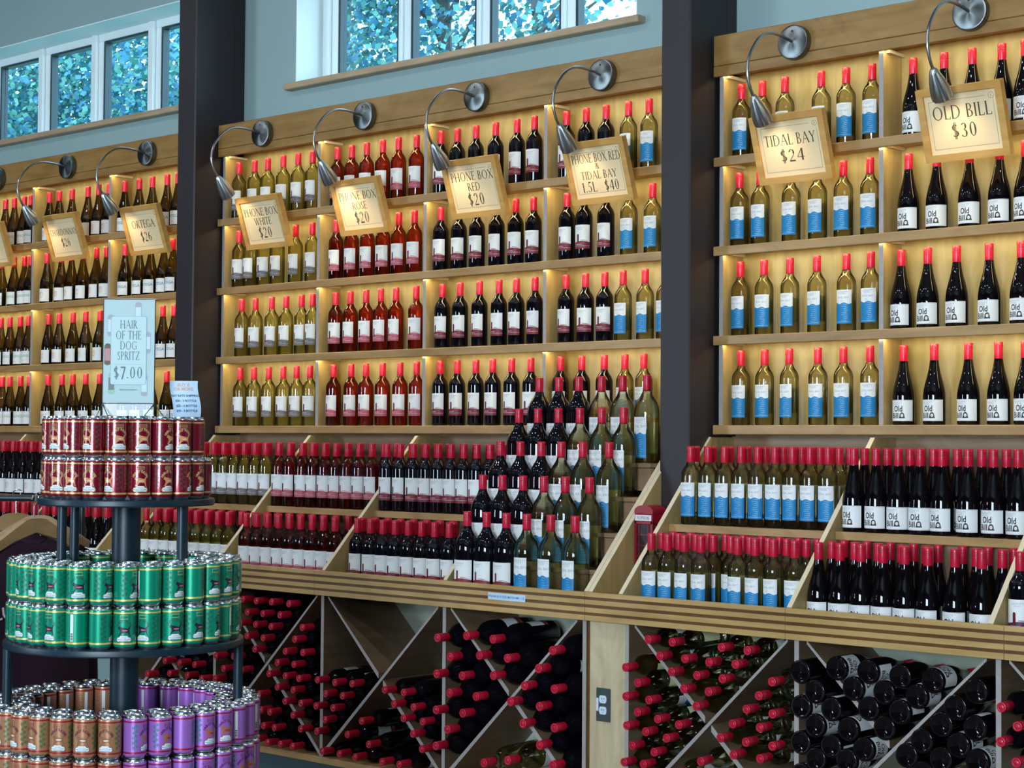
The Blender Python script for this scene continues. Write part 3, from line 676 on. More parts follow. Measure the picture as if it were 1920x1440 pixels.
# stepped display: packed rows of bottles
FRONT = {('white', 1): [-6.931, -6.8556, -6.7802, -6.7048, -6.6294, -6.554, -6.4754, -6.4], ('rose', 1): [-6.3054, -6.23, -6.1404, -6.065, -5.985, -5.908, -5.8294, -5.754, -5.671], ('red', 1): [-5.573, -5.487, -5.4048, -5.3294, -5.254, -5.1764, -5.101, -5.025, -4.948], ('tidal', 1): [-3.907, -3.8253, -3.7499, -3.6745, -3.5991, -3.5237, -3.4483, -3.3729, -3.2975], ('old', 1): [-3.191, -3.101, -3.014, -2.93, -2.846, -2.748, -2.656, -2.567], ('white', 0): [-7.005, -6.928, -6.852, -6.7765, -6.7011, -6.6257, -6.5503, -6.4749, -6.3995], ('rose', 0): [-6.2707, -6.1953, -6.1199, -6.0445, -5.9691, -5.8937, -5.8183, -5.7429, -5.6674999999999995], ('red', 0): [-5.522, -5.442, -5.3664, -5.291, -5.211, -5.131, -5.055, -4.972], ('tidal', 0): [-3.925, -3.8488, -3.7734, -3.698, -3.537, -3.461, -3.385, -3.2975], ('old', 0): [-3.199, -3.1154, -3.033, -2.95, -2.866, -2.781, -2.683, -2.587]}
def pack(key, x0, x1, n, level, rows, desc, skip=(), y0=None, only=None):
    z = ZU if level else ZL; r = .041 if PROTO[key][0].name.startswith(('black', 'burg')) else .0375
    y0 = y0 or (5.475 if level else 5.250)
    a = x0 + .0115 + r; b = x1 - .0115 - r
    for q in range(rows):
        fr = FRONT.get((key, level)) if q == 0 and key != 'white' else None
        for j in range(len(fr) if fr else n):
            if not fr and (q, j) in skip: continue
            x = fr[j] if fr else a + (b - a) * j / (n - 1)
            if only and not only(x, q): continue
            y = y0 + q * (2 * r + .003) + random.uniform(0, .0025)
            lab = '%s, %s from left, %s row of the %s step' % (desc, ORD[j], ('front', 'second', 'back')[q], 'upper' if level else 'lower')
            bottle(key, (x, y, z + .0003), lab, 'bottles packed on the stepped display', random.uniform(-.35, .35) if q else random.uniform(-.12, .12))
vis = lambda lim: (lambda x, q: x > lim)
pack('white', -7.083, -6.352, 9, 1, 3, 'white wine bottle with grey-banded label', only=vis(-6.97))
pack('white', -7.083, -6.352, 9, 0, 3, 'white wine bottle with grey-banded label')
pack('rose', -6.352, -5.620, 9, 1, 3, 'rose wine bottle with pink-banded label')
pack('rose', -6.352, -5.620, 9, 0, 3, 'rose wine bottle with pink-banded label', skip=((0, 8), (1, 8)))
pack('red', -5.620, -4.889, 9, 1, 3, 'dark wine bottle with maroon-banded label')
pack('red', -5.620, -4.889, 9, 0, 3, 'dark wine bottle with maroon-banded label', skip=((0, 8),))
pack('tidal', -3.985, -3.250, 9, 1, 3, 'pale wine bottle with blue wave label')
pack('tidal', -3.985, -3.250, 9, 0, 3, 'pale wine bottle with blue wave label', skip=((0, 4),))
pack('old', -3.250, -2.505, 8, 1, 3, 'black wine bottle with big lettered label')
pack('old', -3.250, -2.505, 8, 0, 3, 'black wine bottle with big lettered label', skip=((1, 5),))
pack('plum', -2.505, -1.760, 9, 0, 2, 'dark wine bottle with purple-banded label', only=lambda x, q: x < -2.35)
pack('burg', -9.565, -8.810, 8, 1, 2, 'burgundy-shaped bottle in the leftmost bin,', only=vis(-9.2))
pack('burg', -8.810, -8.055, 8, 1, 2, 'burgundy-shaped bottle with orange-printed label', only=lambda x, q: x < -8.2)
pack('burg', -8.810, -8.055, 8, 0, 2, 'burgundy-shaped bottle with orange-printed label')
pack('burg', -8.055, -7.312, 8, 0, 2, 'burgundy-shaped bottle seen behind the shirt hangers,')
# magnums on five steps
MAG = [((-4.812, -4.706, -4.600, -4.492, -4.368, -4.245), 5.190, .8625), ((-4.820, -4.712, -4.600, -4.490, -4.378, -4.256), 5.290, 1.0105), ((-4.822, -4.712, -4.598, -4.492, -4.380, -4.246), 5.400, 1.1485),
       ((-4.815, -4.710, -4.598, -4.484, -4.370, -4.258), 5.508, 1.2865), ((-4.800, -4.692, -4.584, -4.462, -4.352, -4.228), 5.622, 1.4205)]
for q, (xs, y, z) in enumerate(MAG):
    for j, x in enumerate(xs):
        d = ('dark red magnum, maroon-banded label', 'pale magnum, blue wave label')[j > 2]
        bottle('magt' if j > 2 else 'magr', (x, y, z), '%s, %s from left on the %s' % (d, ORD[j % 3], ['lowest step, by the fascia', 'second step up', 'middle step', 'fourth step up', 'topmost step'][q]), 'magnums on the narrow steps', random.uniform(-.08, .08))
# lying bottles in the diamond bins (neck or base end towards the shopper)
BINS = {
'A_top':[(-3.827,0.783),(-3.72,0.782),(-3.502,0.782),(-3.393,0.78),(-3.772,0.728),(-3.665,0.727),(-3.554,0.725),(-3.446,0.727),(-3.719,0.676),(-3.609,0.673),(-3.502,0.671),(-3.665,0.62),(-3.556,0.621),(-3.611,0.564)],
'A_left':[(-3.929,0.673),(-3.874,0.621),(-3.926,0.567),(-3.822,0.564),(-3.876,0.514),(-3.78,0.5),(-3.925,0.46),(-3.689,0.489),(-3.835,0.448),(-3.743,0.435),(-3.896,0.39),(-3.797,0.378),(-3.937,0.324),(-3.847,0.328)],
'A_right':[(-3.294,0.681),(-3.346,0.628),(-3.4,0.575),(-3.292,0.571),(-3.454,0.519),(-3.344,0.518),(-3.508,0.464),(-3.399,0.462),(-3.291,0.461),(-3.454,0.411),(-3.343,0.411)],
'A_bot':[(-3.593,0.37),(-3.702,0.314),(-3.486,0.339)],
'B_left':[(-3.198,0.722),(-3.14,0.66),(-3.2,0.602),(-3.08,0.606),(-3.14,0.545),(-3.2,0.48),(-3.013,0.546),(-3.077,0.483),(-2.955,0.487),(-3.137,0.431),(-3.016,0.442),(-3.2,0.369)],
'B_top':[(-3.057,0.746),(-2.938,0.746),(-2.822,0.74),(-2.704,0.738),(-2.998,0.683),(-2.881,0.682),(-2.762,0.681),(-2.938,0.623),(-2.82,0.625),(-2.878,0.566)],
'B_right':[(-2.553,0.719),(-2.62,0.661),(-2.674,0.6),(-2.553,0.603),(-2.738,0.541),(-2.613,0.541),(-2.798,0.485),(-2.674,0.489),(-2.549,0.497)],
'B_bot':[(-2.74,0.434)],
'C_left':[(-2.451,0.683),(-2.398,0.629),(-2.451,0.576),(-2.399,0.518)],
'D_left':[(-4.865,0.709),(-4.794,0.639),(-4.863,0.565),(-4.792,0.495),(-4.865,0.42),(-4.724,0.57),(-4.647,0.496),(-4.722,0.422),(-4.802,0.349),(-4.867,0.276)],
'D_top':[(-4.704,0.73),(-4.561,0.728),(-4.635,0.658),(-4.487,0.66),(-4.556,0.587)],
'D_right':[(-4.254,0.71),(-4.324,0.635),(-4.394,0.563),(-4.25,0.564),(-4.468,0.494),(-4.322,0.491),(-4.403,0.417),(-4.248,0.418),(-4.321,0.344),(-4.251,0.277)],
'D_bot':[(-4.606,0.24),(-4.48,0.266)],
'E_left':[(-5.61,0.466),(-5.5,0.465),(-5.389,0.471),(-5.554,0.412),(-5.446,0.414),(-5.613,0.354),(-5.503,0.357),(-5.557,0.3),(-5.611,0.245)],
'E_right':[(-5.195,0.464),(-5.081,0.465),(-5.139,0.412),(-5.023,0.411),(-5.084,0.358),(-4.973,0.357),(-5.025,0.302),(-4.975,0.246)],
'E_bot':[(-5.329,0.32),(-5.414,0.254),(-5.284,0.228),(-5.571,0.164),(-5.467,0.166),(-5.364,0.165),(-5.203,0.166),(-5.101,0.168)],
'F_top':[(-6.115,0.781),(-6.023,0.779),(-5.914,0.782),(-5.802,0.781),(-6.077,0.725),(-5.972,0.726),(-5.859,0.728),(-6.123,0.675),(-6.025,0.674),(-5.916,0.673),(-6.08,0.619),(-5.97,0.618),(-6.028,0.563)],
'F_right':[(-5.709,0.684),(-5.76,0.629),(-5.816,0.572),(-5.707,0.575),(-5.873,0.517),(-5.763,0.519),(-5.926,0.463),(-5.819,0.463),(-5.727,0.461),(-5.871,0.409),(-5.762,0.408),(-5.817,0.353),(-5.712,0.355),(-5.767,0.297),(-5.714,0.243)],
'F_bot':[(-5.992,0.367),(-5.982,0.297),(-5.918,0.295),(-5.962,0.229),(-5.886,0.229),(-6.012,0.165),(-5.934,0.158),(-5.845,0.162),(-5.765,0.161)],
'F_left':[(-6.299,0.51),(-6.245,0.457),(-6.176,0.518),(-6.118,0.463),(-6.297,0.407)],
'G':[(-6.674,0.455),(-6.563,0.456),(-6.454,0.456),(-6.812,0.38),(-6.637,0.399),(-6.507,0.402),(-6.4,0.397),(-6.59,0.352),(-6.51,0.297)],
}
WDG = {'left': 'left wedge', 'right': 'right wedge', 'top': 'upper wedge', 'bot': 'lower wedge'}
BN = {'A': 'bin right of the outlet', 'B': 'bin of base-out bottles', 'C': 'bin at the far right end', 'D': 'bin left of the outlet', 'E': 'half-empty middle bin', 'F': 'bin beside the can display', 'G': 'bin behind the can display'}
for k, pts in BINS.items():
    c, wdg = (k.split('_') + ['left'])[:2]
    for j, (x, z) in enumerate(sorted(pts, key=lambda p: (-round(p[1], 2), p[0]))):
        key = {'A': 'tidal', 'B': 'old', 'D': 'magr'}.get(c, 'red')
        if c == 'D' and wdg == 'bot': key = 'magt'
        L = .355 if key in ('magr', 'magt') else .30
        rt = PROTO[key][0]; sp = random.uniform(-3, 3)
        if c == 'B': rot = Matrix.Rotation(-PI / 2, 4, 'X') @ Matrix.Rotation(sp, 4, 'Z'); y = 5.125 + random.uniform(0, .012); nm = 'black bottle lying base out'
        else:
            rot = Matrix.Rotation(PI / 2, 4, 'X') @ Matrix.Rotation(sp, 4, 'Z'); y = (5.07 if c == 'D' else 5.10) + L + random.uniform(-.004, .004)
            nm = {'tidal': 'pale bottle lying neck out', 'magr': 'dark magnum lying neck out', 'magt': 'pale magnum lying neck out', 'red': 'dark bottle lying neck out'}[key]
        lab = '%s, %s from top, %s, %s' % (nm, ORD[j], WDG[wdg], BN[c])
        bottle(key, (x, y, z), lab, 'bottles lying in the diamond bins', rot=rot.to_euler())

# ================================================================ gooseneck picture lamps and framed price signs
def smooth_path(P, n=6):
    out = []
    Q = [P[0]] + P + [P[-1]]
    for i in range(1, len(Q) - 2):
        for k in range(n):
            t = k / n; a, b, c, d = [Vector(q) for q in Q[i - 1:i + 3]]
            out.append(.5 * ((2 * b) + (c - a) * t + (2 * a - 5 * b + 4 * c - d) * t * t + (3 * b - a - 3 * c + d) * t ** 3))
    return out + [Vector(P[-1])]
LAMPS = [(-9.144, 'partly cut off lamp at the picture edge'), (-8.423, 'second lamp on the crown left of the first column'), (-7.680, 'lamp nearest the first column, left of it'), (-6.726, 'first lamp of the middle shelf, beside the column'), (-5.979, 'second lamp of the middle shelf'),
         (-5.253, 'third lamp of the middle shelf'), (-4.532, 'fourth lamp of the middle shelf'), (-3.587, 'lamp above the $24 wave-label sign'), (-2.850, 'lamp above the $30 sign')]
first = None
for i, (x, lab) in enumerate(LAMPS):
    if first is None:
        l = first = empty('gooseneck_lamp')
        R = Matrix.Rotation(PI / 2, 4, 'X')
        autosmooth(MB().lathe([(0, .0325), (.060, .0325), (.0655, .0305), (.067, .027), (.067, 0), (0, 0)], 'disc', 48, R).obj('wall_disc', l))
        MB().lathe([(0, .0345), (.0035, .034), (.0042, .0325)], 'ink', 10, Matrix.Translation((0, 0, .042)) @ R).obj('screw', l)
        P = [(0, -.030, 0), (0, -.075, .006), (0, -.155, .009), (0, -.215, -.002), (0, -.275, -.04), (0, -.325, -.105), (0, -.338, -.165), (0, -.322, -.220), (0, -.293, -.258)]
        autosmooth(MB().tube(smooth_path(P), .0058, 'chrome', 10).obj('gooseneck', l), 60)
        dirv = Vector((0, .62, -.78)).normalized(); T = Matrix.Translation((0, -.300, -.250)) @ dirv.to_track_quat('Z', 'X').to_matrix().to_4x4()
        m = MB(); n = 36; prof = [(.009, 0), (.0125, .006), (.0185, .022), (.0265, .050), (.0325, .080), (.0350, .105), (.0335, .120), (.030, .118), (.027, .09), (.012, .03)]
        V = []; F = []
        for j, (r, z) in enumerate(prof):
            for k in range(n): a = 2 * PI * k / n; rr = r * (1 + (.07 * math.cos(a * 12) if 0 < j < 7 else 0)); V.append((rr * math.cos(a), rr * math.sin(a), z))
        for j in range(len(prof) - 1): F += [(j * n + k, j * n + (k + 1) % n, (j + 1) * n + (k + 1) % n, (j + 1) * n + k) for k in range(n)]
        F.append(tuple(range(n))[::-1]); m.add(V, F, 'darkmetal', T); autosmooth(m.obj('lamp_head', l), 60)
        autosmooth(MB().lathe([(0, .098), (.012, .097), (.019, .09), (.019, .07), (0, .06)], 'bulb', 16, T).obj('bulb', l))
    else:
        l = first.copy(); COL.objects.link(l)
        for ch in [c for c in first.children if c.type == 'MESH']: c = ch.copy(); COL.objects.link(c); c.parent = l
    l.location = (x, 5.7185, 3.052); tag(l, 'brushed metal gooseneck lamp, ' + lab, 'lamp', 'gooseneck lamps on the crown boards')
    sp = bpy.data.lights.new('lamp_beam', 'SPOT'); sp.energy = (4.2 if i == 4 else 1.7); sp.color = (1, .78, .45); sp.spot_size = math.radians(115); sp.spot_blend = 1.; sp.shadow_soft_size = .015
    so = bpy.data.objects.new('lamp_beam', sp); COL.objects.link(so); so.parent = l
    so.location = Vector((0, -.300, -.250)) + dirv * .123; so.rotation_euler = Vector((0, .52, -.85)).to_track_quat('-Z', 'Y').to_euler()
TS = ('PHONE BOX', 'PHONE BOX RED')
SIGNS = [(-9.215, 2.510, [('RIESLING', .036, .50, .85), ('$26', .045, .2, 1)], 'cut off at the left picture edge'), (-8.475, 2.506, [('CHARDONNAY', .036, .50, .80), ('$26', .045, .20, 1)], 'first whole $26 sign from the left edge'),
         (-7.738, 2.491, [('ORTEGA', .042, .50, .95), ('$26', .050, .16, 1)], 'the $26 sign nearest the first column'), (-6.772, 2.457, [('PHONE BOX', .039, .60, .92), ('WHITE', .036, .38, .92), ('$20', .052, .08, 1)], '$20, in front of white wine'),
         (-6.078, 2.476, [('PHONE BOX', .039, .60, .92), ('ROSE', .036, .38, .92), ('$20', .052, .08, 1)], '$20, brightly lit, in front of rose wine'), (-5.347, 2.498, [('PHONE BOX', .039, .60, .92), ('RED', .036, .38, .92), ('$20', .052, .08, 1)], '$20, in front of dark red wine'),
         (-4.645, 2.500, [('PHONE BOX RED', .037, .64, .72), ('&', .026, .50, 1), ('TIDAL BAY', .034, .31, .88), ('1.5L', .042, .06, 1, -.060), ('$40', .042, .06, .95, .058)], '1.5L $40, last on the middle shelf'),
         (-3.708, 2.500, [('TIDAL BAY', .042, .50, .86), ('$24', .046, .20, 1.25)], '$24, in front of wave-label bottles'), (-2.998, 2.514, [('OLD BILL', .048, .52, .92), ('$30', .050, .20, 1.1)], '$30, in front of black bottles')]
for i, (x, z, lines, lab) in enumerate(SIGNS):
    s = tag(empty('framed_sign', (x, 5.65, z)), 'wood framed cream price sign, ' + lab, 'sign', 'framed price signs')
    up = Vector((0, -.322, .947)).normalized(); nr = Vector((1, 0, 0)).cross(up)
    T = Matrix(((1, up.x, nr.x, 0), (0, up.y, nr.y, 0), (0, up.z, nr.z, 0), (0, 0, 0, 1)))
    w, h, f = .325, .264, .0255
    for P in ([(0, 0), (w, 0), (w - f, f), (f, f)], [(0, h), (f, h - f), (w - f, h - f), (w, h)], [(0, 0), (f, f), (f, h - f), (0, h)], [(w, 0), (w, h), (w - f, h - f), (w - f, f)]):
        m = MB(); m.prism(P, 'Z', -.030, 0, 'frame', T); m.obj('frame_bar', s)
    m = MB(); m.box(f - .002, w - f + .002, f - .002, h - f + .002, -.026, -.010, 'cream', 0, T)
    F_ = Flat(m, T @ Matrix.Translation((w / 2, f, -.010))); iw, ih = w - 2 * f, h - 2 * f; e = iw / 2 - .014
    for g in (rect(-e, e - .030, ih - .0232, ih - .0222), rect(-e, -e + .001, .018, ih - .0222), rect(-e, e, .018, .019), rect(e - .001, e, .018, ih - .040)): F_.put(g, 'brownink')
    F_.put(ring(e - .006, ih - .024, .0105, .0012), 'brownink'); F_.put(off(serif('R', .008), e - .006, ih - .028), 'brownink')
    for ln in lines: F_.put(off(serif(ln[0], ln[1], 0., ln[3]), ln[4] if len(ln) > 4 else 0, ih * ln[2] + .012), 'brownink', 2)
    m.obj('price_card', s)
    MB().box(w / 2 - .03, w / 2 + .03, 5.648 - 5.65, 5.7195 - 5.65, 2.615 - z, 2.640 - z, 'ink').obj('bracket', s)

# ================================================================ round three-tier can stand
CX, CY = -4.376, 3.193
TOC = Vector((4.376, -3.193, 0)).normalized(); RGT = Vector((-TOC.y, TOC.x, 0))
def ringpos(r, deg): a = math.radians(deg); v = TOC * (r * math.cos(a)) + RGT * (r * math.sin(a)); return Vector((CX + v.x, CY + v.y, 0))
st = tag(empty('tiered_stand', (CX, CY, 0)), 'round blue-black three-tier stand loaded with drink cans', 'display stand')
autosmooth(MB().lathe([(0, 1.304), (.043, 1.304), (.043, .03), (.0435, .0)], 'stand', 32).obj('center_post', st))
autosmooth(MB().lathe([(0, .03), (.25, .026), (.26, .015), (.26, 0), (0, 0)], 'stand', 48).obj('floor_plate', st))
for z, R_ in ((1.323, .264), (.900, .357), (.478, .425)):
    autosmooth(MB().lathe([(0, z), (R_ - .004, z), (R_ - .001, z - .002), (R_, z - .006), (R_, z - .017), (R_ - .003, z - .021), (0, z - .021)], 'stand', 72).obj('tray', st))
for z0, z1, r, angs in ((.900, 1.303, .205, (-66, -130, 52, 122)), (.478, .880, .345, (-78, 78, 180)), (0, .458, .345, (-78, 78, 180))):
    for a in angs:
        if z0 == .900: r_ = .205
        v = ringpos(r, a); o = MB().tube([(v.x - CX, v.y - CY, z0 + .0005), (v.x - CX, v.y - CY, z1)], .0145, 'stand', 16).obj('support_post', st); autosmooth(o)
# cans
def can_proto(name, base, band, box, ink, dog, leaf, belly):
    for k, c in (('base', base), ('band', band), ('box', box), ('ink', ink), ('dog', dog), ('leaf', leaf), ('belly', belly)):
        M[name + k] = mat(name + '_' + k, c, .30 if k == 'base' else .35, .35 if k in ('base', 'band') else 0., coat=.6)
    P = [(0, .006), (.0215, .0025), (.0245, 0), (.0262, .0012), (.0305, .0085), (.0330, .0135), (.0330, .0165), (.0330, .0215), (.0330, .1035), (.0330, .1080), (.0330, .1105), (.0322, .1140), (.0283, .1172)]
    ms = ['can_top'] * 4 + [name + 'base'] * 2 + [name + 'band', name + 'base', name + 'band', name + 'base', name + 'base', 'can_top']
    m = MB(); m.lathe(P, None, 28, ms=ms); w = Wrap(m, .0330); n = name
    Z = lambda g, f, cz, cx=0: ([((x - cx) * f + cx, (z - cz) * f + cz) for x, z in g[0]], g[1])
    w.put(rect(-.0115, .0115, .0880, .0990), n + 'box', 1); w.put(rect(-.0104, .0104, .0891, .0979), n + 'base' if box[0] > .3 else n + 'box', 2); w.put(off(sans('LUCKETT', .0062, .0001), 0, .0914), n + 'ink', 3)
    tx = 'HAIR OF THE DOG'                                                             # arched title
    for k, ch in enumerate(tx):
        a = (k - 7) * .148; w.put(off(sans(ch, .0098, .0004), .0205 * math.sin(a), .0560 + .0240 * math.cos(a), 1, -a), n + 'ink', 2)
    body = [(-.0125, .0600), (-.0095, .0660), (-.0070, .0635), (.0000, .0620), (.0080, .0600), (.0125, .0660), (.0140, .0655), (.0110, .0570), (.0120, .0480), (.0140, .0440), (.0112, .0445), (.0085, .0520), (.0000, .0525), (-.0040, .0500), (-.0085, .0450), (-.0110, .0455), (-.0075, .0530), (-.0085, .0575)]
    w.put(Z((body, [tuple(range(len(body)))]), 1.40, .0560), n + 'dog', 2)
    w.put(Z(disc(.002, .0560, .0060, .0016, 10), 1.4, .0560), n + 'belly', 3)
    pl = [(-.0165, .0300), (-.0145, .0345), (-.0100, .0352), (-.0080, .0385), (.0080, .0385), (.0100, .0352), (.0145, .0345), (.0165, .0300), (.0145, .0262), (-.0145, .0262)]
    w.put(Z(Z((pl, [tuple(range(10))]), 1.10, .032), 1.28, .029), n + 'ink', 2); w.put(Z((pl, [tuple(range(10))]), 1.28, .029), 'paper', 3)
    w.put(off(sans('SPARKLING WINE SPRITZ', .0036, .0001), 0, .0297), 'tealink', 4); w.put(rect(-.013, .013, .0262, .0275), 'tealink', 4); w.put(rect(-.008, .008, .0352, .0364), 'tealink', 4)
    for u0 in (.0375, -.0375):                                                          # vine of leaves each side
        for k in range(5):
            for q in (-1, 1):
                c = (u0 + q * .0044 + .0015 * math.sin(k * 2.), .0920 - .0140 * k + q * .0025)
                V = [(c[0] + (.0058 if j % 2 else .0026) * math.cos(j * PI / 5), c[1] + (.0068 if j % 2 else .0030) * math.sin(j * PI / 5)) for j in range(10)]
                w.put((V, [tuple(range(10))]), n + 'leaf', 2)
        w.put(rect(u0 - .0006, u0 + .0006, .030, .096), n + 'leaf', 2)
    for k in range(16): w.put(rect(.056, .056 + .021 * (.75 + .25 * math.sin(k * 2.3)), .096 - .0043 * k, .0969 - .0043 * k), n + 'ink', 2)
    w.put(rect(.083, .0925, .024, .1015), 'paper', 2)
    for k in range(9): w.put(rect(.084, .0915, .026 + .0024 * k, .0268 + .0024 * k + .0006 * (k % 3)), 'ink', 3)
    r = m.obj(name); autosmooth(r, 50)
    autosmooth(MB().lathe([(.0283, .1172), (.0279, .1185), (.0285, .1203), (.0283, .1217), (.0272, .1220), (.0264, .1213), (.0258, .1178), (.0, .1178)], 'can_top', 28).box(-.004, .004, -.004, .012, .1180, .1192, 'can_top').obj('lid', r), 40)
    return r
CANS = {'red': can_proto('red_can', (.22, .003, .018), (.62, .40, .16), (.55, .38, .16), (.50, .34, .14), (.62, .27, .10), (.10, .04, .03), (.75, .50, .35)),
        'green': can_proto('green_can', (.0, .30, .17), (.75, .62, .18), (.60, .50, .20), (.02, .13, .08), (.02, .012, .03), (.01, .12, .07), (.70, .16, .18)),
        'brown': can_proto('brown_can', (.50, .23, .11), (.38, .02, .035), (.32, .015, .03), (.16, .02, .04), (.30, .12, .07), (.06, .16, .06), (.80, .68, .45)),
        'purple': can_proto('purple_can', (.44, .17, .62), (.42, .01, .06), (.32, .01, .06), (.15, .02, .14), (.42, .14, .05), (.04, .20, .26), (.34, .02, .10))}
used = set()
def where_deg(d, rank):
    d = (d + 180) % 360 - 180
    if abs(d) < 4: return 'at the very front'
    if abs(d) > 176: return 'at the very back'
    return '%s %s from the front' % (ORD[rank - 1], 'rightwards' if d > 0 else 'leftwards')
def can_ring(z, r, n, layers, tier, which, off_deg=0, skip=lambda a, l: False, ringname=''):
    for l in range(layers):
        for i in range(n):
            d = off_deg + 360. * i / n; d = (d + 180) % 360 - 180
            if skip(d, l): continue
            c = which(d); p = ringpos(r + random.uniform(-.0006, .0006), d); ro = CANS[c]
            if c not in used: o = ro; used.add(c)
            else: o = dup(ro)
            out = math.atan2(p.y - CY, p.x - CX) + PI / 2; inner = ringname == 'inner ring, '
            o.location = (p.x, p.y, z + .0003 + l * .1224); o.rotation_euler = (0, 0, out + (random.choice([random.uniform(-.5, .5), random.uniform(-1.1, 1.1), random.uniform(-.4, .4), random.uniform(1.4, 3.6)])))
            rank = int(round(abs(d) / (360. / n) + (.5 if off_deg else 0)))
            tag(o, '%s can, %s layer, %s%s tier, %s' % (c, ('lower', 'upper')[l], ringname, tier, where_deg(d, max(rank, 1))), 'can', '%s cans on the round stand' % c)
can_ring(1.323, .2225, 21, 2, 'top', lambda d: 'red', 9, lambda a, l: abs(a) > 118 or (l == 1 and 64 < a))
can_ring(.900, .316, 29, 2, 'middle', lambda d: 'green', 0, ringname='outer ring, ')
can_ring(.900, .247, 22, 2, 'middle', lambda d: 'green', 3, ringname='inner ring, ', skip=lambda a, l: False)
can_ring(.478, .378, 34, 2, 'bottom', lambda d: 'brown' if d < -1 else 'purple', 5, ringname='outer ring, ')
can_ring(.478, .302, 27, 2, 'bottom', lambda d: 'brown' if d < -1 else 'purple', 5, ringname='inner ring, ')

# poster in its clear holder on the red cans, and the curled price sheet
def screen_pt(px, py, D):
    v = _r * ((px - 960) / 3250) + _u * (-(py - 720) / 3250) + _f
    return Vector((0, 0, 1.5)) + v * D
ZT = 1.323 + .0003 + .1224 + .1222
c0 = CX + TOC.x * .222, CY + TOC.y * .222
rx = Vector((.735, .678, 0)).normalized(); nz = Vector((rx.y, -rx.x, 0))
ph = tag(empty('poster_stand', (c0[0], c0[1], ZT)), 'clear holder with tall pale blue HAIR OF THE DOG SPRITZ $7.00 poster', 'sign')
T = Matrix(((rx.x, 0, nz.x, 0), (rx.y, 0, nz.y, 0), (0, 1, 0, 0), (0, 0, 0, 1)))
m = MB(); w, h, b = .151, .303, .040
m.box(-w / 2, w / 2, b, b + h, -.001, .001, 'poster', 0, T); F_ = Flat(m, T @ Matrix.Translation((0, b, .001)))
card = []
for cx_, cy_, a0 in ((w * .335 - .006, h * .832 - .006, 0), (-w * .345 + .006, h * .832 - .006, 90), (-w * .345 + .006, h * .175 + .006, 180), (w * .335 - .006, h * .175 + .006, 270)):
    card += [(cx_ + .006 * math.cos(math.radians(a0 + t)), cy_ + .006 * math.sin(math.radians(a0 + t))) for t in (0, 22, 45, 67, 90)]
for cx_, cy_, col in ((.026, .262, 'greyink'), (-.054, .225, 'greyink'), (-.062, .140, 'brownink'), (.054, .175, 'greyink'), (-.050, .055, 'greenink'), (.046, .050, 'greyink')):
    P = [(cx_ + .0095 * math.cos(math.radians(t)), cy_ + .025 + .008 * math.sin(math.radians(t))) for t in range(0, 181, 20)] + [(cx_ - .0095 + .0 * 0, cy_ - .025)] + [(cx_ + .0095 * math.cos(math.radians(t)), cy_ - .025 + .006 * math.sin(math.radians(t))) for t in range(200, 361, 20)]
    F_.put((P, [tuple(range(len(P)))]), col, 1); F_.put(rect(cx_ - .008, cx_ + .008, cy_ - .018, cy_ + .018), 'phone' if col == 'brownink' else ('stand' if col == 'greenink' else 'sheet'), 2)
F_.put(([(x * 1.02, (y - h / 2) * 1.008 + h / 2) for x, y in card], [tuple(range(20))]), 'tealink', 3); F_.put((card, [tuple(range(20))]), 'postercard', 4)
for tx, hh, fy, wd in (('HAIR', .0245, .715, .72), ('OF THE', .0245, .612, .72), ('DOG', .0245, .512, .72), ('SPRITZ', .0245, .412, .72), ('$7.00', .0330, .235, .95)): F_.put(off(serif(tx, hh, 0, wd), -.001, h * fy), 'posterink', 5)
F_.put(rect(-.045, .040, h * .368, h * .370), 'tealink', 5); F_.put(off(sans('@luckettvineyards', .0070), 0, h * .118), 'tealink', 5)
m.obj('poster', ph)
MB().box(-w / 2 - .001, w / 2 + .001, b - .001, b + h + .002, -.0035, -.0018, 'acrylic', 0, T).box(-w / 2 - .001, w / 2 + .001, .001, b - .0015, -.001, .0008, 'acrylic', 0, T).obj('clear_holder', ph)
MB().tube([T @ Vector(p) for p in ((-w / 2, b + h, .001), (w / 2, b + h, .001), (w / 2, b, .001), (w / 2, .003, .001))], .0014, 'ink', 6).tube([T @ Vector(p) for p in ((-w / 2, b + h, .001), (-w / 2, .003, .001))], .0014, 'ink', 6).obj('holder_edge', ph)
for sx in (-1, 1): MB().tube([T @ Vector(p) for p in ((sx * w / 2, b - .003, 0), (sx * (w / 2 - .022), .0016, .03), (sx * (w / 2 - .024), .0016, -.02))] , .0013, 'rail', 6).tube([T @ Vector(p) for p in ((sx * w / 2, b - .003, 0), (sx * (w / 2 + .022), .0016, -.03))], .0013, 'rail', 6).obj('wire_foot', ph)
MB().tube([T @ Vector((-w / 2, b - .003, .002)), T @ Vector((w / 2, b - .003, .002))], .0012, 'rail', 6).obj('wire_bar', ph)
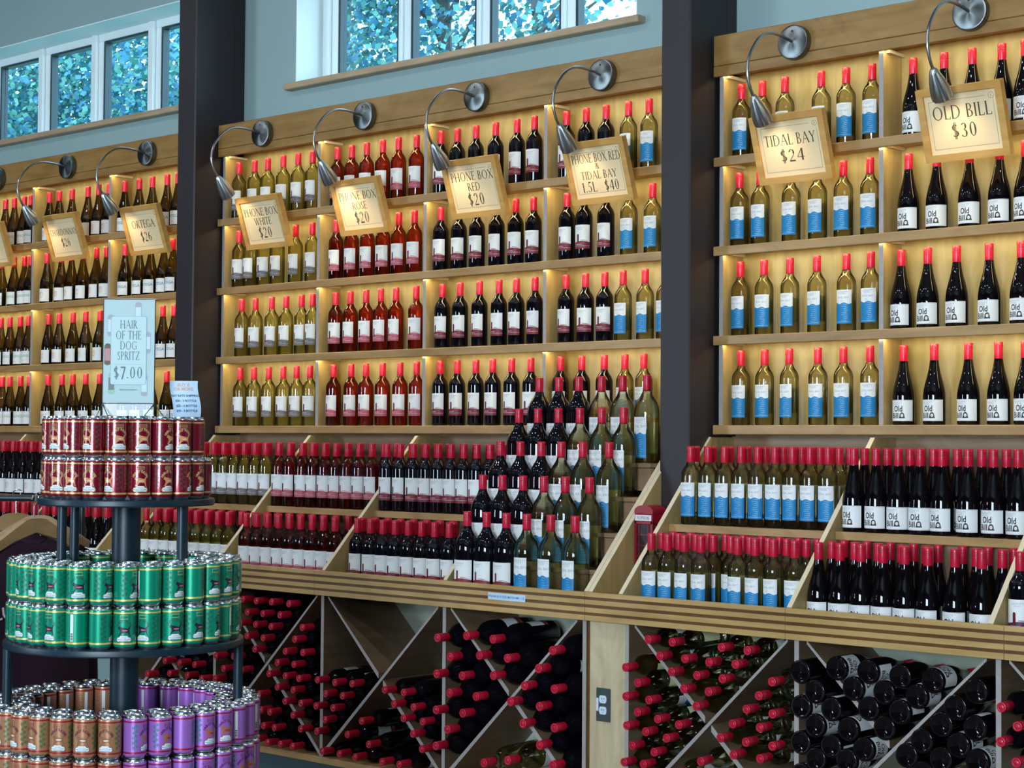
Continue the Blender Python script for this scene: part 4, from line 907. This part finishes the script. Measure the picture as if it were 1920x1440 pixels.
# sheet: a curved piece of paper standing on the cans
sh = empty('price_sheet', (CX + RGT.x * .170 + TOC.x * .132, CY + RGT.y * .170 + TOC.y * .132, 1.323 + .0003 + .1224 + .1222)); tag(sh, 'curled bluish paper price sheet standing beside the pale poster', 'paper')
m = MB(); W_, H_ = .083, .108; V = []; F = []
def curl(u, v): return T @ Vector((u + .006 * math.sin(v / H_ * 4.4 + .6) - .002, v + .0008, .012 * math.sin(v / H_ * 3.2) + .010 * math.cos(u / W_ * 3.)))
for j in range(13):
    for i in range(9): V.append(curl(-W_ / 2 + W_ * i / 8, H_ * j / 12))
for j in range(12):
    for i in range(8): a = j * 9 + i; F.append((a, a + 1, a + 10, a + 9))
m.add(V, F, 'sheet'); m.add([Vector(v) - nz * .0005 for v in V], F, 'sheet')
for tx, hh, y, cl in (('BUY 6', .014, .095, 'orangeink'), ('OR MORE', .013, .083, 'orangeink'), ('FLAT RATE SHIPPING', .0092, .064, 'posterink'), ('$20 - 3 BOTTLE', .0092, .049, 'posterink'), ('$25 - 6 BOTTLE', .0092, .034, 'posterink'), ('$30 - 9 BOTTLE', .0092, .019, 'posterink'), ):
    g = off(sans(tx, hh, .0003), 0, y - .004); m.add([curl(x, yy) + nz * .0007 for x, yy in g[0]], g[1], cl)
m.obj('sheet_paper', sh)

# ================================================================ garment rail with plum shirts
def P5(px, py, D): return screen_pt(px, py, D)
ra = P5(64, 934, 5.85); rb = ra - Vector((.75, .66, 0)) * .95; rc = ra + Vector((-.62, .78, 0)) * .55
g = tag(empty('garment_rail', (rb.x, rb.y, 0)), 'dark metal garment rail with wooden hangers at the lower left', 'clothes rack')
o0 = Vector((rb.x, rb.y, 0)); zr = 1.300
mk = lambda v, z: (v.x - o0.x, v.y - o0.y, z)
autosmooth(MB().tube([mk(rb, zr), mk(ra, zr)], .0115, 'rail', 14).obj('front_bar', g)); autosmooth(MB().tube([mk(ra, zr - .001), mk(rc, zr - .001)], .0100, 'rail', 14).obj('side_bar', g))
for q in (rb, rc): autosmooth(MB().tube([mk(q, 0), mk(q, zr)], .011, 'rail', 12).obj('upright', g))
def shirt(px, D, yaw, apex_y, n, text=None, scale=1.):
    c = P5(px, apex_y, D); yv = math.radians(yaw)
    R = Matrix.Translation((c.x, c.y, 0)); ax = Matrix.Rotation(math.radians(41.4) + yv, 4, 'Z')
    h = tag(empty('hanger', (c.x, c.y, c.z), math.radians(41.4) + yv), ['pale wooden hanger, frontmost, showing its whole yoke', 'wooden hanger behind the frontmost one', 'wooden hanger nearest the left picture edge'][n], 'hanger', 'wooden hangers on the rail')
    w = .205 * scale
    top = [(-w, -.092), (-w * .8, -.066), (-w * .45, -.028), (-w * .22, -.004), (-.02, 0), (.02, 0), (w * .22, -.004), (w * .45, -.028), (w * .8, -.066), (w, -.092)]
    bot = [(w * .97, -.114), (w * .5, -.072), (0, -.045), (-w * .5, -.072), (-w * .97, -.114)]
    MB().prism(top + bot, 'Y', -.0125, .0125, 'hanger').obj('hanger_body', h)
    hz = zr + .0135 - c.z
    MB().tube(smooth_path([(0, 0, -.005), (0, 0, hz - .035), (.012, 0, hz - .020), (.018, 0, hz - .004), (.006, 0, hz + .001), (-.008, 0, hz - .004), (-.013, 0, hz - .014)], 4), .002, 'wire', 8).obj('hook', h)
    s = empty('plum_shirt', (c.x, c.y, c.z), math.radians(41.4) + yv); tag(s, ['plum shirt with white lettering on the frontmost hanger', 'plain plum shirt behind the one with white lettering', 'plum shirt nearest the left picture edge'][n], 'shirt', 'plum shirts on hangers')
    prof = [(-.070, .060, .006), (-.082, .10, .009), (-.100, .155, .009), (-.122, .205, .010), (-.150, .245, .024), (-.19, .272, .040), (-.25, .268, .044), (-.33, .245, .050), (-.45, .240, .055), (-.60, .245, .058), (-.74, .255, .060)]
    N = 40; V = []; F = []
    for j, (z, hw, t) in enumerate(prof):
        for k in range(N):
            a = 2 * PI * k / N; ca, sa = math.cos(a), math.sin(a); fl = 1 + .12 * math.sin(5 * a + j * .25) * min(1, j / 4)
            V.append((hw * scale * math.copysign(abs(ca) ** .8, ca), t * fl * math.copysign(abs(sa) ** .45, sa), z + (-.025 * (1 - abs(ca)) if j == 0 else 0)))
    for j in range(len(prof) - 1): F += [(j * N + k, j * N + (k + 1) % N, (j + 1) * N + (k + 1) % N, (j + 1) * N + k) for k in range(N)]
    m = MB(); m.add(V, F, 'shirt'); m.obj('cloth', s, True)
    if text:
        lt = MB(); Tm = Matrix.Translation((text[1], -.0655, text[2])) @ Matrix.Rotation(PI / 2, 4, 'X') @ Matrix.Rotation(text[3], 4, 'Z') @ Matrix.Diagonal((1.3, 1, 1, 1))
        Flat(lt, Tm).put(sans(text[0], .052, .001, 'LEFT'), 'offwhite'); lt.obj('lettering', s)
shirt(64, 5.70, 62, 972, 0, ('LUCKETT', -.236, -.315, .16))
shirt(72, 6.02, 14, 966, 1, None, .86)
shirt(30, 6.30, 30, 962, 2, None, .86)

# ================================================================ little red telephone box in the gap of the display
tb = tag(empty('telephone_box', (-4.0705, 5.437, ZL + .0005)), 'small red telephone box model reading TELEPHONE between the two displays', 'ornament')
hw = .0440; H = .335
m = MB(); m.box(-hw, hw, -hw, hw, 0, .035, 'phone', .002)
for sx in (-1, 1):
    for sy in (-1, 1): m.box(sx * hw - (0 if sx < 0 else .009), sx * hw + (.009 if sx < 0 else 0), sy * hw - (0 if sy < 0 else .009), sy * hw + (.009 if sy < 0 else 0), .035, H, 'phone')
m.box(-hw, hw, -hw, hw, H - .012, H + .028, 'phone', .002); m.obj('cabinet', tb)
arc = [(-hw, H + .0285)] + [(-hw * math.cos(PI * k / 10) , H + .040 + .022 * math.sin(PI * k / 10)) for k in range(11)] + [(hw, H + .0285)]
MB().prism(arc, 'Y', -hw, hw, 'phone').obj('domed_roof', tb)
m = MB(); m.box(-.039, .039, -hw - .002, -hw - .0002, H + .002, H + .024, 'offwhite'); Flat(m, Matrix.Translation((0, -hw - .0022, H + .007)) @ Matrix.Rotation(PI / 2, 4, 'X')).put(serif('TELEPHONE', .0125, 0, .78), 'ink'); m.obj('name_board', tb)
for side in range(4):
    Rz = Matrix.Rotation(side * PI / 2, 4, 'Z'); MB().box(-.035, .035, -hw + .004, -hw + .006, .035, H - .012, 'phonedark', 0, Rz).obj('glazing', tb)
    m = MB()
    for x in (-.0215, .0215): m.box(x - .0018, x + .0018, -hw + .001, -hw + .004, .035, H - .012, 'phone', 0, Rz)
    for k in range(1, 7): z = .035 + (H - .047) * k / 7; m.box(-.035, .035, -hw + .001, -hw + .0038, z - .0016, z + .0016, 'phone', 0, Rz)
    m.obj('glazing_bars', tb)

# ================================================================ trees beyond the clerestory
struct(MB().box(-40, 4, 6.13, 40, -.12, -.02, 'leaf').obj('lawn'))
TR = [(-22.6, 13.2, 5.2, 1.9, 6200), (-19.6, 13.0, 5.6, 2.2, 7600), (-16.9, 13.6, 5.3, 2.0, 6200), (-13.9, 12.2, 5.9, 1.7, 2600), (-12.6, 13.2, 6.2, 1.6, 2300), (-11.2, 13.0, 5.0, 1.5, 1700), (-18.2, 17.0, 6.9, 2.4, 2600)]
TL_ = ['at the far left window', 'behind the left window', 'right of it, cut by the first column', 'behind the first pane of the middle window', 'behind the second pane of the middle window', 'low behind the third pane of the middle window', 'taller, farther back behind the left window']
for (x, y, z, R_, n), tl in zip(TR, TL_):
    t = tag(empty('tree', (x, y, 0)), 'leafy blue-green tree outdoors, ' + tl, 'tree', 'trees outside the high windows')
    V = []; F = []; I = []
    cl = [(random.gauss(0, .5) * R_, random.gauss(0, .35) * R_, random.gauss(0, .5) * R_) for _ in range(26)]
    for _ in range(int(n * 2.4)):
        c = random.choice(cl); s_ = random.uniform(.04, .085); p = Vector([c[k] + random.gauss(0, .24) * R_ * .8 for k in range(3)]) + Vector((0, 0, z))
        u = Vector([random.gauss(0, 1) for _ in range(3)]).normalized() * s_ * .62; v = u.orthogonal().normalized() * s_ * random.uniform(.35, .6); o = len(V)
        V += [p - u, p + v, p + u, p - v]; F.append((o, o + 1, o + 2, o + 3)); I.append(random.random() < .45)
    f = mesh('foliage', V, F, ['leaf', 'leaf2'], [int(i) for i in I], t); f['kind'] = 'stuff'
    m = MB().tube([(0, 0, -.02), (.1, .05, z * .5), (-.05, 0, z), (.1, 0, z + R_ * .8)], [.14, .11, .07, .02], 'bark', 8)
    for k in range(7):
        a = random.uniform(0, 6.28); zz_ = z - R_ * .5 + R_ * k * .17; m.tube([(0, 0, zz_), (math.cos(a) * R_ * .4, math.sin(a) * .3, zz_ + R_ * .3), (math.cos(a) * R_ * .75, math.sin(a) * .5, zz_ + R_ * .45)], [.04, .025, .01], 'bark', 6)
    m.obj('trunk', t)
for k, p in PROTO.items():
    if not p[1]:
        for c in list(p[0].children): bpy.data.objects.remove(c)
        bpy.data.objects.remove(p[0])
